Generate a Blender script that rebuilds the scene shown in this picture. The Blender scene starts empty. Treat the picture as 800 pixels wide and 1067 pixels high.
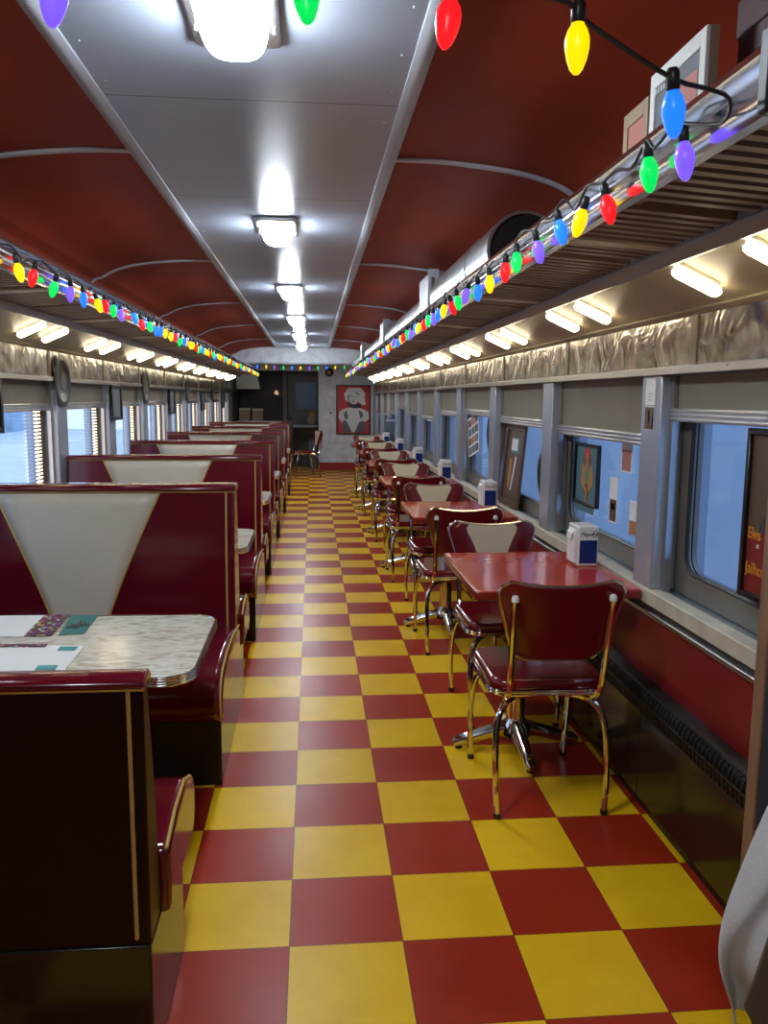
import bpy, bmesh, math, random
from mathutils import Vector, Matrix
R = random.Random(7)
sc = bpy.context.scene
COL = sc.collection
PI = math.pi

# ------------------------------------------------------------------ materials
def nt(name):
    m = bpy.data.materials.new(name); m.use_nodes = True
    t = m.node_tree; b = t.nodes['Principled BSDF']
    return m, t, b
def mat(name, col, rough=.5, metal=0., bump=0., bscale=40., var=0., vscale=8., coat=0., spec=.5, stretch=None, bdist=.01):
    m, t, b = nt(name)
    b.inputs['Base Color'].default_value = (*col, 1)
    b.inputs['Roughness'].default_value = rough
    b.inputs['Metallic'].default_value = metal
    b.inputs['Specular IOR Level'].default_value = spec
    if coat:
        b.inputs['Coat Weight'].default_value = coat; b.inputs['Coat Roughness'].default_value = .06
    if bump or var:
        tc = t.nodes.new('ShaderNodeTexCoord'); mp = t.nodes.new('ShaderNodeMapping')
        t.links.new(tc.outputs['Object'], mp.inputs[0])
        if stretch: mp.inputs['Scale'].default_value = stretch
    if bump:
        n = t.nodes.new('ShaderNodeTexNoise'); n.inputs['Scale'].default_value = bscale; n.inputs['Detail'].default_value = 3
        t.links.new(mp.outputs[0], n.inputs['Vector'])
        bp = t.nodes.new('ShaderNodeBump'); bp.inputs['Strength'].default_value = bump; bp.inputs['Distance'].default_value = bdist
        t.links.new(n.outputs['Fac'], bp.inputs['Height']); t.links.new(bp.outputs[0], b.inputs['Normal'])
    if var:
        n2 = t.nodes.new('ShaderNodeTexNoise'); n2.inputs['Scale'].default_value = vscale; n2.inputs['Detail'].default_value = 4
        t.links.new(mp.outputs[0], n2.inputs['Vector'])
        rp = t.nodes.new('ShaderNodeValToRGB'); e = rp.color_ramp.elements
        e[0].position = .3; e[1].position = .7
        e[0].color = (*[c*(1-var) for c in col], 1); e[1].color = (*[min(1, c*(1+var)) for c in col], 1)
        t.links.new(n2.outputs['Fac'], rp.inputs[0]); t.links.new(rp.outputs[0], b.inputs['Base Color'])
    return m
def emit(name, col, strength, sample=True):
    m, t, b = nt(name)
    b.inputs['Base Color'].default_value = (*col, 1)
    b.inputs['Roughness'].default_value = .3
    b.inputs['Emission Color'].default_value = (*col, 1)
    b.inputs['Emission Strength'].default_value = strength
    if not sample: m.cycles.emission_sampling = 'NONE'
    return m
M = {}
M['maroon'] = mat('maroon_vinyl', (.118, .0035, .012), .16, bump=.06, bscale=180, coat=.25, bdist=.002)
M['maroon_back'] = mat('dark_maroon_vinyl', (.012, .001, .002), .4, spec=.22, bump=.05, bscale=180, bdist=.002)  # maroon darkened to stand for the shade behind the nearest bench
M['cream'] = mat('cream_vinyl', (.63, .58, .47), .25, bump=.08, bscale=60, var=.06, vscale=4, bdist=.003)
M['cream_chair'] = mat('cream_chair_vinyl', (.70, .60, .42), .25)  # cream brightened and yellowed for the lamp light on the chairs
M['gold'] = mat('gold_piping', (.52, .34, .09), .35)
M['base_black'] = mat('black_brown_laminate', (.022, .016, .010), .16, var=.2, spec=.4)
M['chrome'] = mat('chrome', (.75, .74, .72), .09, 1)
M['steel'] = mat('satin_steel', (.55, .55, .56), .28, 1, bump=.08, bscale=30, bdist=.004)
M['edge'] = mat('ribbed_chrome_edge', (.7, .66, .58), .18, 1)
M['red_lam'] = mat('red_laminate', (.46, .040, .018), .13, var=.08, vscale=20)
M['red_lam_edge'] = mat('red_laminate_edge', (.22, .015, .01), .25)
M['red_vinyl_chair'] = mat('chair_red_vinyl', (.15, .005, .010), .16, coat=.3)
M['ceil_red'] = mat('red_ceiling_board', (.27, .030, .008), .6, spec=.25, bump=.25, bscale=300, var=.10, vscale=3, bdist=.002)
M['rib'] = mat('grey_painted_metal', (.46, .46, .50), .4)
M['trimgrey'] = mat('pale_grey_trim', (.36, .38, .43), .35)
M['white_wall'] = mat('mottled_white_wall', (.62, .66, .72), .45, var=.16, vscale=9, bump=.2, bscale=12)
M['red_base'] = mat('red_baseboard', (.35, .012, .012), .4)
M['black'] = mat('black_plastic', (.012, .012, .012), .4)
M['blackframe'] = mat('black_frame', (.008, .008, .009), .3)
M['pier'] = mat('blue_grey_painted_aluminium', (.40, .44, .52), .32, .5)
M['frame'] = mat('brown_grey_window_metal', (.24, .22, .19), .35, .5, var=.15, vscale=6)
M['shade'] = mat('olive_brown_shade_cloth', (.19, .165, .125), .75, bump=.2, bscale=8, var=.08, vscale=5)
M['sill'] = mat('worn_cream_sill', (.55, .50, .40), .4, var=.12, vscale=12)
M['sillgrey'] = mat('grey_sill_metal', (.30, .34, .38), .3, .6, var=.1)
M['redpanel'] = mat('dark_red_panel', (.20, .006, .012), .35)
M['slat'] = mat('brown_rack_slat', (.25, .17, .115), .5, .1)
M['rail'] = mat('chromed_rail', (.80, .81, .84), .17, 1)
M['trough'] = mat('warm_cream_panel', (.42, .36, .26), .45, var=.06)
M['beam'] = mat('blue_grey_beam', (.30, .32, .38), .35, .4)
M['duct'] = mat('galvanised_duct', (.42, .43, .44), .3, .85, var=.15, vscale=7)
M['white'] = mat('white_paper', (.78, .78, .76), .5)
M['plastic_white'] = mat('white_enamel', (.75, .75, .72), .2)
M['blue'] = mat('navy_blue_panel', (.004, .022, .16), .25)
M['darkink'] = mat('dark_ink', (.03, .03, .035), .5)
M['orange_ink'] = mat('orange_yellow_ink', (.75, .30, .02), .5)
M['teal'] = mat('teal_card', (.015, .17, .16), .45)
M['purple'] = mat('plum_band', (.10, .02, .07), .45, var=.6, vscale=60)
M['tealink'] = mat('teal_ink', (.05, .30, .30), .5)
M['darkroom'] = mat('dark_kitchen_wall', (.075, .062, .060), .6, var=.2, vscale=2)
M['cloth'] = mat('pale_grey_cloth', (.55, .55, .56), .85, bump=.3, bscale=90, var=.08, bdist=.004)
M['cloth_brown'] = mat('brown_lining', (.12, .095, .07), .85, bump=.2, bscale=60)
M['wood_edge'] = mat('orange_wood_edge', (.24, .13, .08), .4, var=.2, vscale=5, stretch=(6, 6, 1))  # orange of the light on the strip is mixed into this brown
M['wood_dark'] = mat('dark_grey_panel', (.09, .10, .12), .45)
M['skin'] = mat('printed_tan', (.42, .22, .12), .5)
M['skin_pale'] = mat('printed_pale', (.72, .74, .74), .5)
M['print_brown'] = mat('printed_brown', (.10, .055, .035), .5)
M['print_red'] = mat('printed_red', (.55, .03, .035), .5)
M['print_darkred'] = mat('printed_dark_red', (.20, .012, .010), .45)
M['print_grey'] = mat('printed_grey', (.12, .13, .15), .5)
M['print_green'] = mat('printed_green', (.10, .22, .14), .5)
M['print_teal'] = mat('printed_dull_teal', (.07, .17, .20), .5)
M['print_amber'] = mat('printed_amber', (.45, .19, .05), .5)
M['print_pink'] = mat('printed_pink', (.42, .15, .12), .5)
M['record'] = mat('black_vinyl_record', (.010, .010, .012), .42)
M['cardboard'] = mat('cardboard', (.30, .21, .13), .7)
M['box_maroon'] = mat('dark_maroon_box', (.045, .008, .010), .5)

# brushed, dented aluminium band above the windows
def alum():
    m, t, b = nt('swirled_aluminium')
    tc = t.nodes.new('ShaderNodeTexCoord')
    n = t.nodes.new('ShaderNodeTexNoise'); n.inputs['Scale'].default_value = 5; n.inputs['Detail'].default_value = 2; n.inputs['Distortion'].default_value = 1.5
    n2 = t.nodes.new('ShaderNodeTexNoise'); n2.inputs['Scale'].default_value = 34; n2.inputs['Detail'].default_value = 3
    n3 = t.nodes.new('ShaderNodeTexNoise'); n3.inputs['Scale'].default_value = 9; n3.inputs['Detail'].default_value = 6
    for k in (n, n2, n3): t.links.new(tc.outputs['Object'], k.inputs['Vector'])
    ad = t.nodes.new('ShaderNodeMath'); ad.operation = 'MULTIPLY_ADD'; ad.inputs[1].default_value = .06
    t.links.new(n2.outputs['Fac'], ad.inputs[0]); t.links.new(n.outputs['Fac'], ad.inputs[2])
    bp = t.nodes.new('ShaderNodeBump'); bp.inputs['Strength'].default_value = .35; bp.inputs['Distance'].default_value = .03
    t.links.new(ad.outputs[0], bp.inputs['Height']); t.links.new(bp.outputs[0], b.inputs['Normal'])
    rp = t.nodes.new('ShaderNodeValToRGB'); rp.color_ramp.elements[0].position = .3; rp.color_ramp.elements[1].position = .7
    rp.color_ramp.elements[0].color = (.16, .14, .11, 1); rp.color_ramp.elements[1].color = (.44, .43, .42, 1)
    t.links.new(n3.outputs['Fac'], rp.inputs[0]); t.links.new(rp.outputs[0], b.inputs['Base Color'])
    b.inputs['Metallic'].default_value = .95; b.inputs['Roughness'].default_value = .23
    return m
M['alum'] = alum()

def panel_mat():
    # smooth grey ceiling sheet with fine perforation, seams and rivets
    m, t, b = nt('perforated_grey_ceiling_sheet')
    tc = t.nodes.new('ShaderNodeTexCoord')
    v = t.nodes.new('ShaderNodeTexVoronoi'); v.inputs['Scale'].default_value = 170
    t.links.new(tc.outputs['Object'], v.inputs['Vector'])
    mr = t.nodes.new('ShaderNodeMath'); mr.operation = 'GREATER_THAN'; mr.inputs[1].default_value = .35
    t.links.new(v.outputs['Distance'], mr.inputs[0])
    bp = t.nodes.new('ShaderNodeBump'); bp.inputs['Strength'].default_value = .12; bp.inputs['Distance'].default_value = .001
    t.links.new(mr.outputs[0], bp.inputs['Height']); t.links.new(bp.outputs[0], b.inputs['Normal'])
    sx = t.nodes.new('ShaderNodeSeparateXYZ'); t.links.new(tc.outputs['Object'], sx.inputs[0])
    a = t.nodes.new('ShaderNodeMath'); a.operation = 'ADD'; a.inputs[1].default_value = -2.59
    t.links.new(sx.outputs['Y'], a.inputs[0])
    d = t.nodes.new('ShaderNodeMath'); d.operation = 'PINGPONG'; d.inputs[1].default_value = .6
    t.links.new(a.outputs[0], d.inputs[0])
    l = t.nodes.new('ShaderNodeMath'); l.operation = 'LESS_THAN'; l.inputs[1].default_value = .0035
    t.links.new(d.outputs[0], l.inputs[0])
    mx = t.nodes.new('ShaderNodeMix'); mx.data_type = 'RGBA'
    mx.inputs['A'].default_value = (.33, .375, .47, 1); mx.inputs['B'].default_value = (.10, .095, .10, 1)
    t.links.new(l.outputs[0], mx.inputs['Factor']); t.links.new(mx.outputs['Result'], b.inputs['Base Color'])
    b.inputs['Roughness'].default_value = .30; b.inputs['Metallic'].default_value = .15
    return m
M['panel'] = panel_mat()

def floor_mat():
    m, t, b = nt('red_yellow_checker_tiles')
    T = .3048
    tc = t.nodes.new('ShaderNodeTexCoord')
    mp = t.nodes.new('ShaderNodeMapping'); mp.vector_type = 'POINT'
    mp.inputs['Location'].default_value = (.0677/T, -1.9915/T, .5); mp.inputs['Scale'].default_value = (1/T, 1/T, 0)
    t.links.new(tc.outputs['Object'], mp.inputs[0])
    ck = t.nodes.new('ShaderNodeTexChecker'); ck.inputs['Scale'].default_value = 1
    t.links.new(mp.outputs[0], ck.inputs['Vector'])
    n = t.nodes.new('ShaderNodeTexNoise'); n.inputs['Scale'].default_value = 3.5; n.inputs['Detail'].default_value = 8; n.inputs['Roughness'].default_value = .65
    t.links.new(tc.outputs['Object'], n.inputs['Vector'])
    n2 = t.nodes.new('ShaderNodeTexNoise'); n2.inputs['Scale'].default_value = 260; n2.inputs['Detail'].default_value = 2
    t.links.new(tc.outputs['Object'], n2.inputs['Vector'])
    def ramp(a, c):
        r = t.nodes.new('ShaderNodeValToRGB'); r.color_ramp.elements[0].position = .35; r.color_ramp.elements[1].position = .65
        r.color_ramp.elements[0].color = (*a, 1); r.color_ramp.elements[1].color = (*c, 1)
        t.links.new(n.outputs['Fac'], r.inputs[0]); return r
    ye = ramp((.86, .49, .008), (.97, .60, .013)); re = ramp((.37, .024, .008), (.44, .031, .010))
    # per tile tint
    fl = t.nodes.new('ShaderNodeVectorMath'); fl.operation = 'FLOOR'; t.links.new(mp.outputs[0], fl.inputs[0])
    wn = t.nodes.new('ShaderNodeTexWhiteNoise'); t.links.new(fl.outputs[0], wn.inputs['Vector'])
    mx = t.nodes.new('ShaderNodeMix'); mx.data_type = 'RGBA'
    t.links.new(ck.outputs['Fac'], mx.inputs['Factor'])
    t.links.new(re.outputs[0], mx.inputs['A']); t.links.new(ye.outputs[0], mx.inputs['B'])
    hs = t.nodes.new('ShaderNodeHueSaturation')
    ma = t.nodes.new('ShaderNodeMath'); ma.operation = 'MULTIPLY_ADD'; ma.inputs[1].default_value = .14; ma.inputs[2].default_value = .91
    t.links.new(wn.outputs['Value'], ma.inputs[0]); t.links.new(ma.outputs[0], hs.inputs['Value'])
    t.links.new(mx.outputs['Result'], hs.inputs['Color'])
    # fine speckle
    sp = t.nodes.new('ShaderNodeMix'); sp.data_type = 'RGBA'; sp.blend_type = 'MULTIPLY'; sp.inputs['Factor'].default_value = .15
    t.links.new(hs.outputs[0], sp.inputs['A']); t.links.new(n2.outputs['Fac'], sp.inputs['B'])
    # seams
    fr = t.nodes.new('ShaderNodeVectorMath'); fr.operation = 'FRACTION'; t.links.new(mp.outputs[0], fr.inputs[0])
    s = t.nodes.new('ShaderNodeSeparateXYZ'); t.links.new(fr.outputs[0], s.inputs[0])
    outs = []
    for ax in ('X', 'Y'):
        pp = t.nodes.new('ShaderNodeMath'); pp.operation = 'PINGPONG'; pp.inputs[1].default_value = .5
        t.links.new(s.outputs[ax], pp.inputs[0]); outs.append(pp)
    mn = t.nodes.new('ShaderNodeMath'); mn.operation = 'MINIMUM'
    t.links.new(outs[0].outputs[0], mn.inputs[0]); t.links.new(outs[1].outputs[0], mn.inputs[1])
    lt = t.nodes.new('ShaderNodeMath'); lt.operation = 'LESS_THAN'; lt.inputs[1].default_value = .004
    t.links.new(mn.outputs[0], lt.inputs[0])
    fin = t.nodes.new('ShaderNodeMix'); fin.data_type = 'RGBA'; fin.inputs['B'].default_value = (.09, .03, .01, 1)
    t.links.new(lt.outputs[0], fin.inputs['Factor']); t.links.new(sp.outputs['Result'], fin.inputs['A'])
    t.links.new(fin.outputs['Result'], b.inputs['Base Color'])
    rr = t.nodes.new('ShaderNodeMapRange'); rr.inputs['To Min'].default_value = .22; rr.inputs['To Max'].default_value = .42
    t.links.new(n.outputs['Fac'], rr.inputs[0]); t.links.new(rr.outputs[0], b.inputs['Roughness'])
    b.inputs['Specular IOR Level'].default_value = .22
    bp = t.nodes.new('ShaderNodeBump'); bp.inputs['Strength'].default_value = .05; bp.inputs['Distance'].default_value = .002
    t.links.new(n2.outputs['Fac'], bp.inputs['Height']); t.links.new(bp.outputs[0], b.inputs['Normal'])
    return m
M['floor'] = floor_mat()

def marble_mat():
    m, t, b = nt('cracked_ice_laminate')
    tc = t.nodes.new('ShaderNodeTexCoord')
    mp = t.nodes.new('ShaderNodeMapping'); mp.inputs['Rotation'].default_value = (0, 0, .6); mp.inputs['Scale'].default_value = (1, 2.6, 1)
    t.links.new(tc.outputs['Object'], mp.inputs[0])
    n = t.nodes.new('ShaderNodeTexNoise'); n.inputs['Scale'].default_value = 11; n.inputs['Detail'].default_value = 5; n.inputs['Distortion'].default_value = 1.6
    t.links.new(mp.outputs[0], n.inputs['Vector'])
    r = t.nodes.new('ShaderNodeValToRGB'); e = r.color_ramp.elements
    e[0].position = .34; e[0].color = (.42, .36, .28, 1); e[1].position = .5; e[1].color = (.62, .57, .48, 1)
    k = e.new(.66); k.color = (.70, .68, .62, 1)
    t.links.new(n.outputs['Fac'], r.inputs[0]); t.links.new(r.outputs[0], b.inputs['Base Color'])
    b.inputs['Roughness'].default_value = .18
    return m
M['marble'] = marble_mat()

def confetti():
    m, t, b = nt('plum_confetti_print')
    tc = t.nodes.new('ShaderNodeTexCoord'); v = t.nodes.new('ShaderNodeTexVoronoi'); v.inputs['Scale'].default_value = 55
    t.links.new(tc.outputs['Object'], v.inputs['Vector'])
    hs = t.nodes.new('ShaderNodeHueSaturation'); hs.inputs['Saturation'].default_value = .9; t.links.new(v.outputs['Color'], hs.inputs['Color'])
    l = t.nodes.new('ShaderNodeMath'); l.operation = 'LESS_THAN'; l.inputs[1].default_value = .38; t.links.new(v.outputs['Distance'], l.inputs[0])
    mx = t.nodes.new('ShaderNodeMix'); mx.data_type = 'RGBA'; mx.inputs['A'].default_value = (.09, .015, .05, 1)
    t.links.new(l.outputs[0], mx.inputs['Factor']); t.links.new(hs.outputs[0], mx.inputs['B']); t.links.new(mx.outputs['Result'], b.inputs['Base Color'])
    return m
M['confetti'] = confetti()
def glass_mat():
    m = bpy.data.materials.new('window_glass'); m.use_nodes = True
    t = m.node_tree; t.nodes.clear()
    o = t.nodes.new('ShaderNodeOutputMaterial'); mx = t.nodes.new('ShaderNodeMixShader')
    tr = t.nodes.new('ShaderNodeBsdfTransparent'); tr.inputs[0].default_value = (.88, .93, 1, 1)
    gl = t.nodes.new('ShaderNodeBsdfGlossy'); gl.inputs['Roughness'].default_value = .03
    fr = t.nodes.new('ShaderNodeLayerWeight'); pw = t.nodes.new('ShaderNodeMath'); pw.operation = 'POWER'; pw.inputs[1].default_value = 4
    ml = t.nodes.new('ShaderNodeMath'); ml.operation = 'MULTIPLY_ADD'; ml.inputs[1].default_value = .45; ml.inputs[2].default_value = .02
    t.links.new(fr.outputs['Facing'], pw.inputs[0]); t.links.new(pw.outputs[0], ml.inputs[0]); t.links.new(ml.outputs[0], mx.inputs[0]); t.links.new(tr.outputs[0], mx.inputs[1]); t.links.new(gl.outputs[0], mx.inputs[2])
    t.links.new(mx.outputs[0], o.inputs[0]); return m
M['glass'] = glass_mat()

M['lamp_cool'] = emit('cool_white_lamp', (.84, .93, 1), 42)
M['lamp_warm'] = emit('warm_white_tube', (1, .84, .54), 6)
M['led'] = emit('warm_led', (1, .74, .50), 1.0, False)  # glow of the short warm bars in the left windows
BULB = {
 'yellow': emit('yellow_bulb', (1, .62, .0), .5, False), 'red': emit('red_bulb', (.95, .01, .015), .42, False),
 'blue': emit('blue_bulb', (.01, .15, 1), .62, False), 'green': emit('green_bulb', (.0, .75, .10), .40, False),
 'purple': emit('purple_bulb', (.20, .10, .95), .42, False)}
CYC = ['purple', 'green', 'red', 'yellow', 'blue']

# ------------------------------------------------------------------ helpers
def add_box(bm, x0, x1, y0, y1, z0, z1):
    vs = [bm.verts.new((x, y, z)) for x in (x0, x1) for y in (y0, y1) for z in (z0, z1)]
    for f in ((0,1,3,2),(4,6,7,5),(0,4,5,1),(2,3,7,6),(0,2,6,4),(1,5,7,3)):
        bm.faces.new([vs[i] for i in f])
def add_tube(bm, pts, r, seg=10, closed=False, cap=True):
    pts = [Vector(p) for p in pts]; n = len(pts)
    rs = r if isinstance(r, (list, tuple)) else [r]*n
    rings = []; up = None
    for i, p in enumerate(pts):
        if closed: d = pts[(i+1) % n]-pts[i-1]
        else: d = pts[min(i+1, n-1)]-pts[max(i-1, 0)]
        d.normalize()
        if up is None:
            up = Vector((0, 0, 1)) if abs(d.z) < .9 else Vector((1, 0, 0))
        a = d.cross(up)
        if a.length < 1e-4: a = d.orthogonal()
        a.normalize(); b = a.cross(d).normalized(); up = b
        rings.append([bm.verts.new(p+rs[i]*(math.cos(t)*a+math.sin(t)*b)) for t in (2*PI*k/seg for k in range(seg))])
    for i in range(n if closed else n-1):
        A, B = rings[i], rings[(i+1) % n]
        for k in range(seg): bm.faces.new([A[k], A[(k+1) % seg], B[(k+1) % seg], B[k]])
    if cap and not closed:
        bm.faces.new(rings[0][::-1]); bm.faces.new(rings[-1])
def add_lathe(bm, prof, seg=16, c=(0, 0, 0), axis='z', mtx=None):
    rings = []
    mtx = mtx or Matrix.Identity(4)
    for r, h in prof:
        ring = []
        for k in range(seg):
            t = 2*PI*k/seg; a, b = max(r, 1e-4)*math.cos(t), max(r, 1e-4)*math.sin(t)
            p = (a, b, h) if axis == 'z' else ((h, a, b) if axis == 'x' else (b, h, a))
            ring.append(bm.verts.new(mtx @ (Vector(p)+Vector(c))))
        rings.append(ring)
    for A, B in zip(rings, rings[1:]):
        for k in range(seg): bm.faces.new([A[k], A[(k+1) % seg], B[(k+1) % seg], B[k]])
    bm.faces.new(rings[0][::-1]); bm.faces.new(rings[-1])
def add_prism(bm, poly, a0, a1, plane='yz', mi=0):
    """outline poly in a plane, extruded along the third axis"""
    def P(u, v, w): return (w, u, v) if plane == 'yz' else ((u, w, v) if plane == 'xz' else (u, v, w))
    A = [bm.verts.new(P(u, v, a0)) for u, v in poly]; B = [bm.verts.new(P(u, v, a1)) for u, v in poly]
    n = len(poly); fs = [bm.faces.new(A[::-1]), bm.faces.new(B)]
    for k in range(n): fs.append(bm.faces.new([A[k], A[(k+1) % n], B[(k+1) % n], B[k]]))
    for f in fs: f.material_index = mi
def rrect(x0, x1, y0, y1, r, n=5, corners=(1, 1, 1, 1)):
    o = []
    for i, (cx, cy, a0) in enumerate(((x1-r, y0+r, -PI/2), (x1-r, y1-r, 0), (x0+r, y1-r, PI/2), (x0+r, y0+r, PI))):
        if corners[i]:
            o += [(cx+r*math.cos(a0+PI/2*k/n), cy+r*math.sin(a0+PI/2*k/n)) for k in range(n+1)]
        else:
            o.append(((x1, y0), (x1, y1), (x0, y1), (x0, y0))[i])
    return o
def spline(P, n=6):
    P = [Vector(p) for p in P]; out = []
    for i in range(len(P)-1):
        a, b, c, d = P[max(i-1, 0)], P[i], P[i+1], P[min(i+2, len(P)-1)]
        for k in range(n):
            t = k/n
            out.append(.5*((2*b)+(c-a)*t+(2*a-5*b+4*c-d)*t*t+(3*b-a-3*c+d)*t**3))
    out.append(P[-1]); return out
def bmnew(): return bmesh.new()
def obj(name, bm, m, parent=None, bevel=0, seg=2, smooth=True, loc=None, angle=35):
    bmesh.ops.recalc_face_normals(bm, faces=bm.faces[:])
    me = bpy.data.meshes.new(name); bm.to_mesh(me); bm.free()
    for x in (m if isinstance(m, (list, tuple)) else [m]): me.materials.append(x)
    if smooth and len(me.polygons):
        me.polygons.foreach_set('use_smooth', [True]*len(me.polygons))
        me.set_sharp_from_angle(angle=math.radians(angle))
    o = bpy.data.objects.new(name, me); COL.objects.link(o)
    if parent: o.parent = parent
    if loc: o.location = loc
    if bevel:
        b = o.modifiers.new('bevel', 'BEVEL'); b.width = bevel; b.segments = seg; b.limit_method = 'ANGLE'; b.angle_limit = math.radians(40)
        if smooth: b.harden_normals = False
    return o
def boxobj(name, m, dims, parent=None, bevel=0, seg=2):
    bm = bmnew(); add_box(bm, *dims); return obj(name, bm, m, parent, bevel, seg)
def tag(o, label, cat, group=None):
    o['label'] = label; o['category'] = cat
    if group: o['group'] = group
    return o
def thing(name, label, cat, loc=(0, 0, 0), rz=0, group=None):
    o = bpy.data.objects.new(name, None); COL.objects.link(o); o.empty_display_size = .1
    o.location = loc; o.rotation_euler = (0, 0, rz)
    return tag(o, label, cat, group)
def struct(name, bm, m, parent=None, **k):
    o = obj(name, bm, m, parent, **k)
    if parent is None: o['kind'] = 'structure'
    return o
def sbox(name, m, dims, parent=None, **k):
    bm = bmnew(); add_box(bm, *dims); return struct(name, bm, m, parent, **k)
def copy_tree(o, parent=None):
    c = o.copy(); COL.objects.link(c); c.parent = parent
    for ch in list(o.children): copy_tree(ch, c)
    return c
def dup(root, loc, label, rz=None, group=None):
    c = copy_tree(root); c.location = loc; c['label'] = label
    if rz is not None: c.rotation_euler = (0, 0, rz)
    if group: c['group'] = group
    return c
def text(name, s, size, m, parent, loc, face='-x', ext=.0006, shear=0, sx=1):
    cu = bpy.data.curves.new(name, 'FONT'); cu.body = s; cu.size = size; cu.extrude = ext; cu.shear = shear
    to = bpy.data.objects.new(name, cu); COL.objects.link(to)
    dg = bpy.context.evaluated_depsgraph_get(); dg.update()
    me = bpy.data.meshes.new_from_object(to.evaluated_get(dg)); COL.objects.unlink(to); bpy.data.objects.remove(to)
    me.materials.clear(); me.materials.append(m)
    if face == '-x': mt = Matrix(((0, 0, -1, 0), (-sx, 0, 0, 0), (0, 1, 0, 0), (0, 0, 0, 1)))
    elif face == '-y': mt = Matrix(((sx, 0, 0, 0), (0, 0, -1, 0), (0, 1, 0, 0), (0, 0, 0, 1)))
    else: mt = Matrix.Identity(4)
    me.transform(mt)
    o = bpy.data.objects.new(name, me); COL.objects.link(o); o.parent = parent; o.location = loc
    return o
ORD = ['nearest', 'second nearest', 'third nearest', 'fourth nearest', 'fifth nearest', 'sixth nearest', 'seventh nearest', 'eighth nearest',
       'ninth nearest', 'tenth nearest', 'eleventh nearest', 'twelfth nearest']
NTH = ['first', 'second', 'third', 'fourth', 'fifth', 'sixth', 'seventh', 'eighth', 'ninth', 'tenth', 'eleventh', 'twelfth', 'thirteenth',
       'fourteenth', 'fifteenth', 'sixteenth', 'seventeenth', 'eighteenth', 'nineteenth', 'twentieth', 'twenty-first', 'twenty-second', 'twenty-third', 'twenty-fourth']

# ------------------------------------------------------------------ layout constants
XR, XL, XC = 1.22, -1.60, -.171        # inner faces of the side walls, middle of the ceiling panel
YN, YE, YB = -1.6, 14.85, 16.5         # near end, bulkhead, end wall
PITCH = 1.83
WP = 1.31                              # window pitch

# ------------------------------------------------------------------ shell
sbox('floor', M['floor'], (XL-.05, XR+.05, YN, 20.2, -.05, 0), smooth=False)

half = [(0, 2.344), (.46, 2.344), (.67, 2.340), (.92, 2.315), (1.07, 2.282), (1.16, 2.243), (1.22, 2.195), (1.262, 2.12), (1.30, 2.0), (1.39, 1.86)]
hs = [Vector((a, b, 0)) for a, b in half]
prof = [(p.x, p.y) for p in spline(hs[1:], 4)]
prof = [(XC-(1.43/1.39)*x if x > 1.2 else XC-x, z) for x, z in prof[::-1]]+[(XC+x, z) for x, z in prof]
outer = [(x+(0.04 if x > XC else -.04), z+.05) for x, z in prof]
bm = bmnew(); add_prism(bm, prof+outer[::-1], YN, YE, 'xz'); ceil = struct('ceiling', bm, M['ceil_red'], angle=50)
# grey sheet running down the middle, its edge strips
tn = [0]
def trim(bm, m, **k):
    tn[0] += 1; return struct('trim_%d' % tn[0], bm, m, **k)
bm = bmnew(); add_box(bm, -.62, .278, YN, YE, 2.330, 2.343); trim(bm, M['panel'], smooth=False)
for s, x in ((-1, -.632), (1, .289)):
    bm = bmnew()
    add_prism(bm, [(x-.028, 2.343), (x-.024, 2.325), (x-.008, 2.319), (x+.008, 2.319), (x+.024, 2.325), (x+.028, 2.343)], YN, YE, 'xz')
    for k in range(60):
        add_lathe(bm, [(.004, 0), (.003, -.003), (0, -.004)], 6, (x-s*.055, -.9+.26*k, 2.330))
    trim(bm, M['trimgrey'])
# curved ribs across the red panels
def rib(y, side):
    p = [q for q in prof if (q[0] > .30 if side > 0 else q[0] < -.64)]
    if side > 0: p = [(.30, 2.343)]+p
    else: p = p+[(-.643, 2.343)]
    inn = []
    for i, q in enumerate(p):
        a = Vector(p[max(i-1, 0)]); b = Vector(p[min(i+1, len(p)-1)]); d = (b-a).normalized(); nrm = Vector((d.y, -d.x))
        if nrm.dot(Vector((XC, 1.2))-Vector(q)) < 0: nrm = -nrm
        inn.append((q[0]+nrm.x*.012, q[1]+nrm.y*.012))
    bm = bmnew(); add_prism(bm, [(a, b) for a, b in p]+inn[::-1], y-.017, y+.017, 'xz'); trim(bm, M['rib'], bevel=.004, seg=1)
for k in range(-1, 5):
    y = 3.17+2.40*k
    if k >= 0 or True:
        rib(y, 1); rib(y, -1)
# bulkhead where the ceiling steps down
bm = bmnew()
bp = [(x, z) for x, z in prof if z > 2.06]
add_prism(bm, [(XL-.02, 2.05)]+[(XL-.02, 2.10)]+bp+[(XR+.02, 2.10), (XR+.02, 2.05)], YE, YE+.05, 'xz'); struct('wall_bulkhead', bm, M['white_wall'])
sbox('ceiling_vestibule', M['white_wall'], (XL, XR, YE+.05, YB+.1, 2.05, 2.09), smooth=False)
bm = bmnew(); add_box(bm, XL, XR, YE-.012, YE-.001, 2.05, 2.075); trim(bm, M['trimgrey'])
# end wall right of the opening
bm = bmnew()
add_box(bm, .12, XR, YB, YB+.1, 0, 2.05); add_box(bm, XL, .12, YB, YB+.1, 1.985, 2.05)
struct('wall_back', bm, M['white_wall'], smooth=False)
sbox('baseboard_back', M['red_base'], (.13, XR, YB-.015, YB-.001, .001, .15), bevel=.003)
# wall behind the camera
sbox('wall_front', M['darkroom'], (XL, XR, YN-.1, YN, 0, 2.4), smooth=False)

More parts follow.
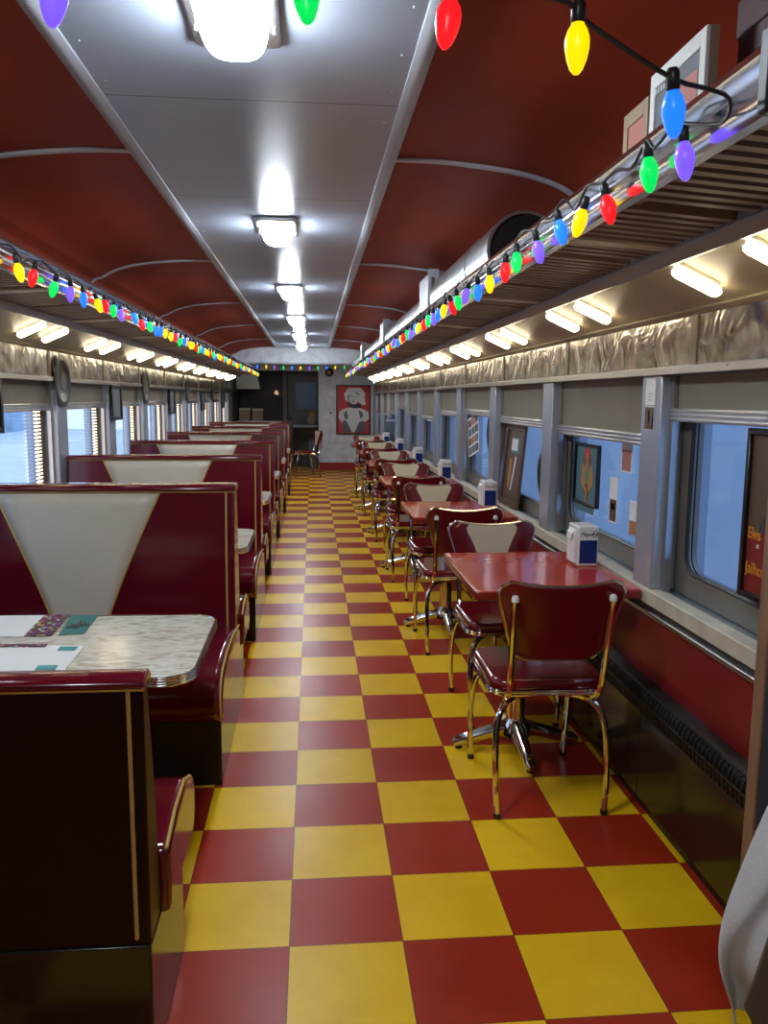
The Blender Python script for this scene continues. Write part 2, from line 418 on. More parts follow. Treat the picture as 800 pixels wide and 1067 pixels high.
def side_wall(sgn, X, first_pier, pw, name):
    """posts between the windows, low wall, header; returns the bays"""
    o = sgn
    def bx(bm, a, b, y0, y1, z0, z1):
        add_box(bm, min(X+o*a, X+o*b), max(X+o*a, X+o*b), y0, y1, z0, z1)
    bm = bmnew(); bx(bm, .02, .22, YN, YB, 0, .70); bx(bm, 0.03, .22, YN, YB, 1.55, 2.05)
    w = struct(name, bm, M['darkroom'], smooth=False)
    # header strip, swirled metal band with seams, crown strip
    bm = bmnew(); bx(bm, -.012, .2, YN, YB, 1.540, 1.566); 
    for k in range(110): add_lathe(bm, [(.0035, -.0145 if o > 0 else .0145), (.002, -.017 if o > 0 else .017)], 6, (X, .2+.15*k, 1.556), 'x')
    trim(bm, M['steel'], bevel=.002)
    bm = bmnew(); bx(bm, 0, .03, YN, YB, 1.566, 1.742); struct('metal_band', bm, M['alum'], w, smooth=False)
    for k in range(12):
        y = 2.55+1.31*k-2.62
        bm = bmnew(); bx(bm, -.004, 0, y-.022, y+.022, 1.567, 1.734); trim(bm, M['trough'])
    bays = []
    n = 14; 
    piers = [first_pier+WP*k for k in range(-3, n)]
    piers = [p for p in piers if p < YB-.1]
    for p in piers:
        bm = bmnew(); bx(bm, 0, .2, p, p+pw, .77, 1.54)
        struct('window_post', bm, M['pier'], w, bevel=.006)
        bm = bmnew(); bx(bm, .035, .06, p-.03, p, .77, 1.54); bx(bm, .035, .06, p+pw, p+pw+.03, .77, 1.54); struct('post_channel', bm, M['steel'], w)
    bm = bmnew(); bx(bm, 0, .2, piers[-1]+pw, YB+.1, .77, 1.56); bx(bm, 0, .2, YN-.1, piers[0], .77, 1.56); struct('wall_filler', bm, M['pier'], w, smooth=False)
    for a, b in zip(piers, piers[1:]): bays.append((a+pw, b))
    # sill
    bm = bmnew(); bx(bm, -.010, .05, YN, YB, .715, .770); trim(bm, M['sill'], bevel=.004)
    bm = bmnew(); bx(bm, .05, .2, YN, YB, .725, .765); struct('sill_top', bm, M['sillgrey'], w)
    return w, bays
wr, baysR = side_wall(1, XR, 2.78, .165, 'wall_right')
wl, baysL = side_wall(-1, XL, 5.30, .20, 'wall_left')
# right lower wall finish
bm = bmnew(); add_box(bm, XR-.002, XR+.02, YN, YB, .695, .714); trim(bm, M['black'])
bm = bmnew(); add_box(bm, XR-.012, XR+.02, YN, YB, .676, .694); trim(bm, M['steel'], bevel=.003)
bm = bmnew(); add_box(bm, XR, XR+.02, YN, YB, .44, .675); struct('red_panel', bm, M['redpanel'], wr, smooth=False)
bm = bmnew(); add_box(bm, XL-.02, XL, YN, YB, 0, .714); struct('lower_panel', bm, M['redpanel'], wl, smooth=False)

# windows --------------------------------------------------------
shR = {0: 1.385}
wn = [0]
def window(sgn, X, y0, y1, zr):
    wn[0] += 1
    r = bpy.data.objects.new('window_%d' % wn[0], None); COL.objects.link(r); r['kind'] = 'structure'
    r.location = (X, (y0+y1)/2, .77); h = (y1-y0)/2
    def P(a, b): return (min(sgn*a, sgn*b), max(sgn*a, sgn*b))
    # frame with rounded opening
    outer = [(h, 0), (h, .77), (-h, .77), (-h, 0)]
    inner = rrect(-h+.085, h-.085, .085, .74, .07)
    bm = bmnew()
    xa, xb = P(.085, .125)
    n = len(inner)
    import_o = []
    # project each inner point outward to the rectangle
    for (y, z) in inner:
        cy, cz = 0, .41; dy, dz = y-cy, z-cz
        t = min(h/abs(dy) if abs(dy) > 1e-6 else 9e9, ((.77-cz) if dz > 0 else cz)/abs(dz) if abs(dz) > 1e-6 else 9e9)
        import_o.append((cy+dy*t, cz+dz*t))
    L = [[bm.verts.new((x, y, z)) for y, z in q] for x, q in ((xa, inner), (xa, import_o), (xb, import_o), (xb, inner))]
    for k in range(n):
        for a in range(4):
            A, B = L[a], L[(a+1) % 4]
            bm.faces.new([A[k], A[(k+1) % n], B[(k+1) % n], B[k]])
    obj('window_frame', bm, M['frame'], r)
    bm = bmnew(); add_tube(bm, [(sgn*.088, y, z) for y, z in inner], .008, 6, closed=True); obj('rubber_seal', bm, M['black'], r)
    bm = bmnew(); xa, xb = P(.103, .108); add_prism(bm, inner, xa, xb, 'yz'); obj('pane', bm, M['glass'], r, smooth=False)
    # roller shade and its bar
    bm = bmnew(); xa, xb = P(.050, .056); add_box(bm, xa, xb, -h+.032, h-.032, zr+.035-.77, .768); obj('shade', bm, M['shade'], r)
    bm = bmnew(); xa, xb = P(.030, .075)
    add_box(bm, xa, xb, -h+.032, h-.032, zr-.77-.005, zr-.77+.040)
    xa, xb = P(.024, .030)
    for q in (.003, .018, .033): add_box(bm, xa, xb, -h+.032, h-.032, zr-.77+q-.004, zr-.77+q+.004)
    obj('shade_bar', bm, M['steel'], r, bevel=.002)
    return r
zs = [1.385, 1.285, 1.30, 1.33, 1.30, 1.22, 1.24, 1.30, 1.20, 1.16]
bR = [b for b in baysR if b[0] > 0]; bL = [b for b in baysL if b[0] > 0]
for y0, y1 in baysR:
    i = bR.index((y0, y1)) if (y0, y1) in bR else -1
    # index so that bay starting after 2.945 is the second
    z = 1.385
    k = round((y0-2.945)/WP)
    if k >= 0: z = zs[min(k+1, 9)]
    window(1, XR, y0, y1, z)
winL = [window(-1, XL, y0, y1, 1.365) for y0, y1 in baysL]

# ------------------------------------------------------------------ light trough, racks
def side(sgn, X):     # helper: distance from the ceiling axis
    return XC+sgn*X
racks = []
for sgn, nm in ((1, 'right'), (-1, 'left')):
    S = lambda v: XC+sgn*v
    wallx = XR if sgn > 0 else XL
    def pr(bm, pts, y0, y1): add_prism(bm, pts, y0, y1, 'xz')
    # slanted light panel, cream strip, box beam
    bm = bmnew(); pr(bm, [(S(1.150), 1.842), (S(1.315), 1.768), (S(1.315), 1.785), (S(1.155), 1.86)], YN, YE); trim(bm, M['trough'], smooth=False)
    bm = bmnew(); pr(bm, [(S(1.313), 1.772), (wallx-sgn*.001, 1.733), (wallx-sgn*.001, 1.76), (S(1.316), 1.79)], YN, YE); trim(bm, M['trough'], smooth=False)
    bm = bmnew(); pr(bm, [(wallx-sgn*.022, 1.735), (wallx-sgn*.001, 1.722), (wallx-sgn*.001, 1.741), (wallx-sgn*.018, 1.745)], YN, YE); trim(bm, M['trough'], smooth=False)
    g = thing('luggage_rack', 'long chrome railed luggage rack with brown slats above the %s windows' % nm, 'rack', (S(1.0), 7, 1.84), 0, None)
    ox, oy, oz = S(1.0), 7, 1.84
    def L(x, y, z): return (S(x)-ox, y-oy, z-oz)
    y0r, y1r = (1.17, YE-.02) if sgn > 0 else (YN+.1, YE-.02)
    # front rail: rolled bar above a ribbed fascia
    bm = bmnew()
    fa = [(.815, 1.868), (.822, 1.860), (.845, 1.860), (.845, 1.872), (.835, 1.885), (.835, 1.93), (.85, 1.945), (.845, 1.958), (.828, 1.963), (.812, 1.955), (.806, 1.94), (.812, 1.925), (.818, 1.915), (.812, 1.905), (.818, 1.895), (.811, 1.885)]
    add_prism(bm, [(L(a, 0, b)[0], L(a, 0, b)[2]) for a, b in fa], y0r-oy, y1r-oy, 'xz'); obj('rail', bm, M['rail'], g)
    if sgn > 0:
        bm = bmnew(); add_prism(bm, [(L(a, 0, b)[0], L(a, 0, b)[2]) for a, b in [(.80, 1.852), (.86, 1.852), (.86, 1.97), (.80, 1.97)]], y0r-.03-oy, y0r-oy, 'xz'); obj('rail_end_cap', bm, M['black'], g, bevel=.006)
    bm = bmnew()
    y = y0r+.02; j = 0
    while y < y1r-.02:
        if j % 12 == 11:
            pass
        else:
            a0, a1 = L(.845, y, 1.868), L(1.15, y, 1.846)
            add_prism(bm, [(a0[0], a0[2]-.004), (a1[0], a1[2]-.004), (a1[0], a1[2]+.022), (a0[0], a0[2]+.018)], y-.0125-oy, y+.0125-oy, 'xz')
        y += .05; j += 1
    obj('slat_panel', bm, M['slat'], g, smooth=False)
    y = 2.12-.61*4+.0
    while y < y1r:
        if y > y0r+.05:
            a0, a1 = L(.84, y, 1.862), L(1.16, y, 1.842)
            bm = bmnew(); add_prism(bm, [(a0[0], a0[2]-.004), (a1[0], a1[2]-.004), (a1[0], a1[2]+.02), (a0[0], a0[2]+.02)], y-.03-oy, y+.03-oy, 'xz')
            obj('support_bar', bm, M['trough'], g, bevel=.003)
        y += 1.22
    bm = bmnew(); add_prism(bm, [(L(a, 0, b)[0], L(a, 0, b)[2]) for a, b in [(1.098, 1.840), (1.108, 1.822), (1.128, 1.812), (1.146, 1.815), (1.160, 1.84), (1.165, 1.9), (1.11, 1.89)]], YN-oy, y1r-oy, 'xz')
    obj('back_beam', bm, M['beam'], g)
    # tubes in pairs
    n = 0
    proto = None
    ty = []
    k = 0
    while True:
        b = 1.85+1.22*k  # near left tubes are unseen, added to light the booths
        if b > 14.4: break
        ty += [b, b+.375]; k += 1
    for i, y in enumerate(ty):
        lab = 'short glowing warm white tube light above the %s windows, %s from the near end' % (nm, NTH[i])
        loc = (S(1.232), y, 1.796)
        if proto is None:
            proto = thing('tube_light', lab, 'light', loc, 0, 'warm tube lights above the %s windows' % nm)
            ang = math.atan2(-.074, .165)
            dx, dz = math.cos(ang)*sgn, math.sin(ang)
            bm = bmnew(); e = .066
            add_tube(bm, [(-dx*(e+.010), 0, -dz*(e+.010)-.016), (-dx*(e+.004), 0, -dz*(e+.004)-.016), (-dx*(e-.008), 0, -dz*(e-.008)-.016), (dx*(e-.008), 0, dz*(e-.008)-.016), (dx*(e+.004), 0, dz*(e+.004)-.016), (dx*(e+.010), 0, dz*(e+.010)-.016)], [.007, .015, .018, .018, .015, .007], 14)
            o = obj('diffuser', bm, M['lamp_warm'], proto)
            bm = bmnew(); nx, nz = -dz*sgn*sgn, dx*sgn
            bm.free()
            for s in (-1, 1):
                bm = bmnew(); add_tube(bm, [(s*dx*(e+.0101), 0, s*dz*(e+.0101)-.016), (s*dx*(e+.014), 0, s*dz*(e+.014)-.016)], .007, 10)
                obj('end_cap', bm, M['plastic_white'], proto)
            bm = bmnew()
            add_prism(bm, [(-dx*.07, -dz*.07-.002), (dx*.07, dz*.07-.002), (dx*.07, dz*.07+.008), (-dx*.07, -dz*.07+.008)], -.012, .012, 'xz')
            obj('mount', bm, M['plastic_white'], proto)
        else: dup(proto, loc, lab)
# ------------------------------------------------------------------ ceiling lights
proto = None
for k in (0, 1, 2, 3, 4, 5, -1):
    loc = (-.178, 1.97+2.385*k, 2.330)
    lab = 'glowing cool white dome light on the ceiling strip, %s to the camera' % ORD[k] if k >= 0 else 'cool white dome light on the ceiling behind the camera'
    if proto is None:
        proto = thing('ceiling_light', lab, 'light', loc, 0, 'dome lights along the ceiling')
        bm = bmnew(); add_prism(bm, rrect(-.105, .105, -.20, .20, .015), -.022, -.0005, 'xy'); obj('frame', bm, M['steel'], proto, bevel=.006)
        bm = bmnew()
        secs = []
        for j in range(9):
            a = PI/2*j/8; sc_ = math.cos(a); z = -.022-.075*math.sin(a)
            secs.append((max(.03, sc_), z))
        rings = []
        for s_, z in secs:
            e = []
            for q in range(32):
                t = 2*PI*q/32; ex = .55
                cx = abs(math.cos(t))**ex*(1 if math.cos(t) > 0 else -1); cy = abs(math.sin(t))**ex*(1 if math.sin(t) > 0 else -1)
                e.append(bm.verts.new((.080*cx*(s_**.7), .175*cy*(s_**.7), z)))
            rings.append(e)
        for A, B in zip(rings, rings[1:]):
            for q in range(32): bm.faces.new([A[q], A[(q+1) % 32], B[(q+1) % 32], B[q]])
        bm.faces.new(rings[-1]); bm.faces.new(rings[0][::-1])
        obj('dome', bm, M['lamp_cool'], proto)
        for sx_ in (-1, 1):
            for sy_ in (-1, 1):
                bm = bmnew(); add_lathe(bm, [(.006, -.022), (.005, -.027), (0, -.029)], 8, (sx_*.093, sy_*.10, 0)); obj('screw', bm, M['chrome'], proto)
    else: dup(proto, loc, lab)

# ------------------------------------------------------------------ string lights
def bulb_mesh():
    bm = bmnew(); add_lathe(bm, [(.004, -.064), (.009, -.058), (.0135, -.046), (.0165, -.032), (.0165, -.022), (.013, -.011), (.009, -.005), (.008, 0)], 14)
    bmesh.ops.recalc_face_normals(bm, faces=bm.faces[:])
    me = bpy.data.meshes.new('bulb'); bm.to_mesh(me); bm.free(); me.polygons.foreach_set('use_smooth', [True]*len(me.polygons)); return me
def sock_mesh():
    bm = bmnew(); add_lathe(bm, [(.007, -.004), (.0095, -.002), (.0095, .02), (.006, .026)], 10)
    bmesh.ops.recalc_face_normals(bm, faces=bm.faces[:])
    me = bpy.data.meshes.new('socket'); bm.to_mesh(me); bm.free(); me.materials.append(M['black']); me.polygons.foreach_set('use_smooth', [True]*len(me.polygons)); return me
BM_ = {}
base_b = bulb_mesh()
for c in BULB:
    me = base_b.copy(); me.materials.append(BULB[c]); BM_[c] = me
SM_ = sock_mesh()
def add_bulb(parent, p, c, tilt=(0, 0)):
    b = bpy.data.objects.new('bulb', BM_[c]); COL.objects.link(b); b.parent = parent; b.location = p; b.rotation_euler = (tilt[0], tilt[1], R.random()*6)
    b['label'] = c+' bulb'
    s = bpy.data.objects.new('socket', SM_); COL.objects.link(s); s.parent = b
def string_light(label, group, wire, bulbs, loc):
    g = thing('string_light', label, 'string lights', loc, 0)
    o = Vector(loc)
    bm = bmnew(); add_tube(bm, [Vector(p)-o for p in wire], .0032, 6); obj('wire', bm, M['black'], g)
    for p, c in bulbs: add_bulb(g, Vector(p)-o, c, (R.uniform(-.25, .25), R.uniform(-.25, .25)))
    return g
def rail_string(x, ys, cols, z, extra_w, extra_b, label, off):
    wire = list(extra_w); bulbs = list(extra_b)
    ys = list(ys)
    for i, y in enumerate(ys):
        c = cols[i % 5] if not isinstance(cols, list) or i >= len(cols) else cols[i]
        zz = z+R.uniform(-.012, .012)
        wire.append((x+off*.2, y, zz+.027))
        if i < len(ys)-1:
            ym = (y+ys[i+1])/2; wire.append((x, ym-.03, z+R.uniform(.0, .045))); wire.append((x+off*.3, ym+.03, z+R.uniform(.01, .05)))
        bulbs.append(((x, y, zz), c))
    return string_light(label, None, spline(wire, 3), bulbs, (x, ys[0], z))
yR = [1.36, 1.505, 1.72, 1.86, 2.05, 2.25, 2.47, 2.61, 2.85]
while yR[-1] < 14.5: yR.append(yR[-1]+R.choice((.16, .2, .2, .24)))
yL = [2.42, 2.60, 2.81, 2.98, 3.21, 3.40, 3.58, 3.79, 3.93, 4.11, 4.25, 4.54]
while yL[-1] < 14.5: yL.append(yL[-1]+R.choice((.15, .19, .2, .24)))
import math as _m
f_, pt, yw, rl, hh = 843.17, .1396, .0883, -.008, 1.4518
def ray(x, y):
    X, U = (x-400)/f_, -(y-533.5)/f_
    c, s = math.cos(rl), math.sin(rl); xr, u = X*c+U*s, -X*s+U*c
    c, s = math.cos(pt), math.sin(pt); yr, z = c+u*s, -s+u*c
    c, s = math.cos(yw), math.sin(yw); return Vector((xr*c+yr*s, -xr*s+yr*c, z))
def atY(x, y, Y): r = ray(x, y); return Vector((0, 0, hh))+r*(Y/r.y)
w0 = [atY(-60, -150, 1.02), atY(150, -120, 1.04), atY(300, -45, 1.06), atY(395, -32, 1.07), atY(462, -30, 1.08), atY(530, -12, 1.09), atY(590, 2, 1.10), atY(606, 19, 1.11), atY(650, 50, 1.13), atY(703, 83, 1.15), atY(735, 92, 1.16), atY(760, 103, 1.19), atY(752, 128, 1.24)]
eb = [(atY(58, -32, 1.03), 'purple'), (atY(318, -27, 1.06), 'green'), (atY(470, -3, 1.08), 'red'), (atY(602, 22, 1.11), 'yellow'), (atY(701, 92, 1.15), 'blue')]
rail_string(.612, yR, CYC, 1.885, w0, eb, 'string of multicoloured bulbs along the right luggage rack rail and up across the aisle', -.02)
rail_string(-.955, yL, ['blue', 'yellow', 'yellow', 'red', 'green', 'purple', 'blue', 'yellow', 'red', 'green', 'purple', 'blue', 'red', 'green', 'blue'], 1.885, [], [],
            'string of multicoloured bulbs along the left luggage rack rail', .02)
wire = []; bl = []
for i in range(11):
    x = -.98+1.55*i/10; zz = 2.030-.022*math.sin(PI*i/10)
    wire.append((x, YE-.03, zz+.026)); bl.append(((x, YE-.03, zz), ['blue', 'yellow', 'purple', 'green', 'blue', 'yellow', 'purple', 'green', 'blue', 'yellow', 'green'][i]))
string_light('string of coloured bulbs hung straight across the far end below the bulkhead', None, spline(wire, 3), bl, (XC, YE-.03, 2.03))

# ------------------------------------------------------------------ booths (left)
BW = 1.245; XA = -.345
def cushion(bm, y_front, y_back, z0, z1, d):
    """profile runs front (nose) to back; d=-1 nose towards -y"""
    L = abs(y_back-y_front); s = 1 if y_back > y_front else -1
    H = z1-z0; pr = [(0.050, 0), (.022, .012), (.006, .045), (0, .085), (.006, .118), (.024, .146), (.055, .166), (.10, H+.012), (L*.35, H+.028), (L*.70, H+.020), (L, H-.01), (L, 0)]
    pp = [(y_front+s*a, z0+b) for a, b in pr]
    add_prism(bm, pp, -BW, 0.02, 'yz'); return pp
def back_part(root, yc, h, t_top, t_bot, faces, zb, rearflat=False, ch=.024):
    """upholstered back; faces: list of directions carrying cream V and piping"""
    pr = []
    zt = h-ch
    lo, hi = (t_bot/2, t_top/2)
    yl = lambda z: -(lo+(hi-lo)*(z-zb)/(zt-zb)) if not rearflat else -hi
    yr_ = lambda z: (lo+(hi-lo)*(z-zb)/(zt-zb)) if not rearflat else -hi+ (t_bot+(t_top-t_bot)*(z-zb)/(zt-zb))
    N = 6
    zz = [zb+(zt-zb)*k/N for k in range(N+1)]
    bul = lambda z: .012*math.sin(PI*(z-zb)/(zt-zb))
    P = [(yc+yl(z)-(0 if rearflat else bul(z)), z) for z in zz]+[(yc+yr_(z)+bul(z), z) for z in zz[::-1]]
    bm = bmnew(); add_prism(bm, P, -BW, 0, 'yz')
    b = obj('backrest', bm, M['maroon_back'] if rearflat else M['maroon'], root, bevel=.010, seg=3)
    # crest roll
    c0, c1 = yc+yl(zt)-.012, yc+yr_(zt)+.012
    bm = bmnew(); add_prism(bm, [(c0, zt-.004), (c0-.004, zt+ch*.35), (c0+.006, zt+ch*.8), (c0+.026, zt+ch), (c1-.026, zt+ch), (c1-.006, zt+ch*.8), (c1+.004, zt+ch*.35), (c1, zt-.004)], -BW, .006, 'yz')
    obj('crest_roll', bm, M['maroon'], b, bevel=.006)
    for d in faces:
        yf = (lambda z: yc+yl(z)-(0 if rearflat else bul(z))) if d < 0 else (lambda z: yc+yr_(z)+bul(z))
        off = d*.004
        if not (rearflat and d < 0):
            # cream V panel
            bm = bmnew(); cx = -BW*.535
            wt, wb = .345, .125
            rows = []
            for k in range(13):
                z = (zb+.02)+(zt-.012-zb-.02)*k/12
                v = k/12; w = wb+(wt-wb)*(.8*v+.2*v**3) if v < 1 else wt
                w = wb*.8+(wt-wb*.8)*(v**1.15)
                row = [bm.verts.new((cx-w+2*w*q/8, yf(z)+d*.005, z)) for q in range(9)]
                rows.append(row)
            for A, B_ in zip(rows, rows[1:]):
                for q in range(8): bm.faces.new([A[q], A[q+1], B_[q+1], B_[q]])
            vp = obj('cream_panel', bm, M['cream'], b)
            sm = vp.modifiers.new('thick', 'SOLIDIFY'); sm.thickness = .005; sm.offset = 0
            bm = bmnew()
            for s in (-1, 1):
                pts = []
                for k in range(13):
                    z = (zb+.02)+(zt-.012-zb-.02)*k/12; w = wb*.8+(wt-wb*.8)*((k/12)**1.15); pts.append((cx+s*w, yf(z)+d*.006, z))
                add_tube(bm, pts, .005, 6)
            obj('panel_piping', bm, M['gold'], b)
        bm = bmnew()
        add_tube(bm, [(-BW, yf(zt-.006)+d*.003, zt-.004), (.004, yf(zt-.006)+d*.003, zt-.004)], .0058, 6)
        add_tube(bm, [(-.035 if not (rearflat and d < 0) else -.028, yf(zb+.02+(zt-zb-.02)*k/8)+d*.002, zb+.02+(zt-zb-.02)*k/8) for k in range(9)], .0048, 6)
        obj('piping', bm, M['gold'], b)
    return b
def end_piping(root, pp, name='seat_piping'):
    bm = bmnew(); add_tube(bm, [(.013, y, z) for y, z in pp[:-1]], .0045, 6)
    return obj(name, bm, M['gold'], root)
def make_booth(label):
    # origin: aisle end, floor, at the nose of the camera-facing base (y=0)
    r = thing('booth_bench', label, 'bench', (XA, 2.925, 0), 0, 'maroon double booth benches')
    bm = bmnew(); add_box(bm, -BW, 0, 0, .975, 0.0, .285); obj('base', bm, M['base_black'], r, bevel=.004)
    for (a, b_) in ((-.13, .62), (1.16, .80)):
        bm = bmnew(); pp = cushion(bm, a, b_, .285, .455, 0)
        s = obj('seat', bm, M['maroon'], r, bevel=.030, seg=4); end_piping(s, pp)
    back_part(r, .715, 1.07, .13, .21, (-1, 1), .40)
    return r
names = ['second', 'third', 'fourth', 'fifth', 'sixth', 'seventh']
b0 = make_booth('tall double maroon vinyl booth bench with cream V panel, second bench from the camera')
for k in range(1, 6):
    dup(b0, (XA, 2.925+PITCH*k, 0), 'tall double maroon vinyl booth bench with cream V panel, %s bench from the camera' % names[k])
# nearest, lower single bench facing away
r = thing('booth_bench', 'nearest booth bench seen from behind, dark maroon back with gold piping, lower left corner', 'bench', (XA, 1.60, 0), 0)
bm = bmnew(); add_box(bm, -BW, 0, .005, .41, 0, .30); obj('base', bm, M['base_black'], r, bevel=.004)
bm = bmnew(); pp = cushion(bm, .53, .13, .285, .455, 0); s = obj('seat', bm, M['maroon'], r, bevel=.018, seg=3); end_piping(s, pp)
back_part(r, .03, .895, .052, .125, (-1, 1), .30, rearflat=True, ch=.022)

# booth tables
def booth_table(label):
    r = thing('booth_table', label, 'table', (XA, 2.405, 0), 0, 'marbled white booth tables')
    bm = bmnew(); add_prism(bm, rrect(-BW, .018, -.31, .31, .085, 8, (1, 1, 0, 0)), .693, .720, 'xy'); obj('tabletop', bm, M['marble'], r, bevel=.003)
    bm = bmnew(); o = rrect(-BW, .023, -.315, .315, .088, 8, (1, 1, 0, 0))
    for j in range(4): add_tube(bm, [(x, y, .6955+.0072*j) for x, y in o[:-2]], .0042, 6)
    # straight runs to the wall
    for j in range(4):
        add_tube(bm, [(-BW, -.315, .6955+.0072*j), (o[0][0], o[0][1], .6955+.0072*j)], .0042, 6)
        add_tube(bm, [(-BW, .315, .6955+.0072*j), (o[-3][0], o[-3][1], .6955+.0072*j)], .0042, 6)
    obj('ribbed_edge', bm, M['edge'], r)
    bm = bmnew(); add_tube(bm, [(-.68, 0, .02), (-.68, 0, .69)], .035, 16); obj('column', bm, M['chrome'], r)
    bm = bmnew(); add_lathe(bm, [(.20, .001), (.20, .008), (.16, .02), (.05, .035), (.037, .05)], 24, (-.68, 0, 0)); obj('foot', bm, M['black'], r)
    bm = bmnew(); add_box(bm, -.80, -.56, -.12, .12, .675, .6925); obj('top_plate', bm, M['black'], r)
    return r
t0 = booth_table('marbled white booth table with ribbed metal edge holding the menus, nearest')
for k in range(1, 6):
    dup(t0, (XA, 2.405+PITCH*k, 0), 'marbled white booth table with ribbed edge, bare, %s from the camera' % NTH[k])

# papers on the nearest table
def paper_tri(name, label, px, z=.7215, strips=()):
    """px: four pixel corners on the table plane"""
    def q(x, y):
        rr = ray(x, y); t = (z-hh)/rr.z; return Vector((0, 0, hh))+rr*t
    c = [q(*p) for p in px]; o = sum(c, Vector())/4
    r = thing(name, label, 'menu', (o.x, o.y, z), 0, None)
    def quad(nm, cs, m, dz, par):
        bm = bmnew(); A = [bm.verts.new((v.x-o.x, v.y-o.y, dz)) for v in cs]; B = [bm.verts.new((v.x-o.x, v.y-o.y, dz+.0012)) for v in cs]
        bm.faces.new(A[::-1]); bm.faces.new(B)
        for k in range(4): bm.faces.new([A[k], A[(k+1) % 4], B[(k+1) % 4], B[k]])
        return obj(nm, bm, m, par, smooth=False)
    def bl(u, v): return (c[0]*(1-u)+c[1]*u)*(1-v)+(c[3]*(1-u)+c[2]*u)*v
    for i, (nm, m, u0, u1, v0, v1) in enumerate(strips):
        quad(nm, [bl(u0, v0), bl(u1, v0), bl(u1, v1), bl(u0, v1)], m, 0 if i == 0 else .0013+.0003*i, r)
    return r
paper_tri('menu', 'white menu sheet with purple confetti band, at the far left edge of the nearest table', [(-110, 643), (73, 641), (54, 663), (-150, 665)], strips=(
    ('sheet', M['white'], 0, .86, 0, 1), ('confetti_band', M['confetti'], .855, 1, 0, 1)))
paper_tri('placemat', 'white menu sheet with teal marks and plum stripe, nearest edge of the nearest table', [(-130, 673), (88, 673), (66, 700), (-160, 703)], strips=(
    ('sheet', M['white'], 0, 1, 0, 1), ('plum_stripe', M['confetti'], .0, .82, -.04, .08), ('teal_mark', M['tealink'], .89, .975, .06, .22), ('teal_mark', M['tealink'], .86, .955, .80, .95)))
r = paper_tri('card', 'teal card with dark print lying beside the confetti menu', [(74, 641), (103, 641), (88, 660), (61, 662)], strips=(
    ('card_face', M['teal'], 0, 1, 0, 1), ('print', M['darkink'], .25, .95, .50, .60), ('print', M['darkink'], .12, .62, .62, .70), ('print', M['darkink'], .50, .60, .35, .75), ('print', M['darkink'], .70, .76, .42, .68)))

# ------------------------------------------------------------------ right tables and chairs
TY = 3.19
def bistro(label):
    r = thing('diner_table', label, 'table', (.845, TY, 0), 0, 'red diner tables along the right windows')
    bm = bmnew(); add_prism(bm, rrect(-.255, .360, -.37, .37, .012, 3), .735, .762, 'xy'); obj('tabletop', bm, M['red_lam'], r, bevel=.002)
    bm = bmnew(); add_prism(bm, rrect(-.258, .363, -.373, .373, .013, 3), .728, .7575, 'xy'); obj('edge_band', bm, M['red_lam_edge'], r, bevel=.003)
    bm = bmnew(); add_tube(bm, [(0, 0, .06), (0, 0, .725)], .038, 18); obj('column', bm, M['chrome'], r)
    bm = bmnew(); add_lathe(bm, [(.05, .05), (.07, .06), (.062, .10), (.042, .125), (.04, .13)], 20); obj('collar', bm, M['chrome'], r)
    for a in range(4):
        t = a*PI/2+.0; d = Vector((math.cos(t), math.sin(t), 0))
        bm = bmnew()
        add_tube(bm, [d*.04+Vector((0, 0, .085)), d*.10+Vector((0, 0, .072)), d*.18+Vector((0, 0, .048)), d*.245+Vector((0, 0, .032)), d*.265+Vector((0, 0, .022))], [.034, .030, .026, .024, .016], 12)
        l = obj('pedestal_foot', bm, M['chrome'], r)
        bm = bmnew(); add_lathe(bm, [(.014, .0005), (.014, .012), (.008, .022)], 10, tuple(d*.24)); obj('glide', bm, M['black'], l)
    bm = bmnew(); add_box(bm, -.12, .12, -.12, .12, .712, .728); obj('top_plate', bm, M['black'], r)
    return r
d0 = bistro('glossy red diner table with chrome pedestal, nearest of the window row')
for k in range(1, 6):
    dup(d0, (.845, TY+PITCH*k, 0), 'glossy red diner table with chrome pedestal by the right windows, %s from the camera' % NTH[k])

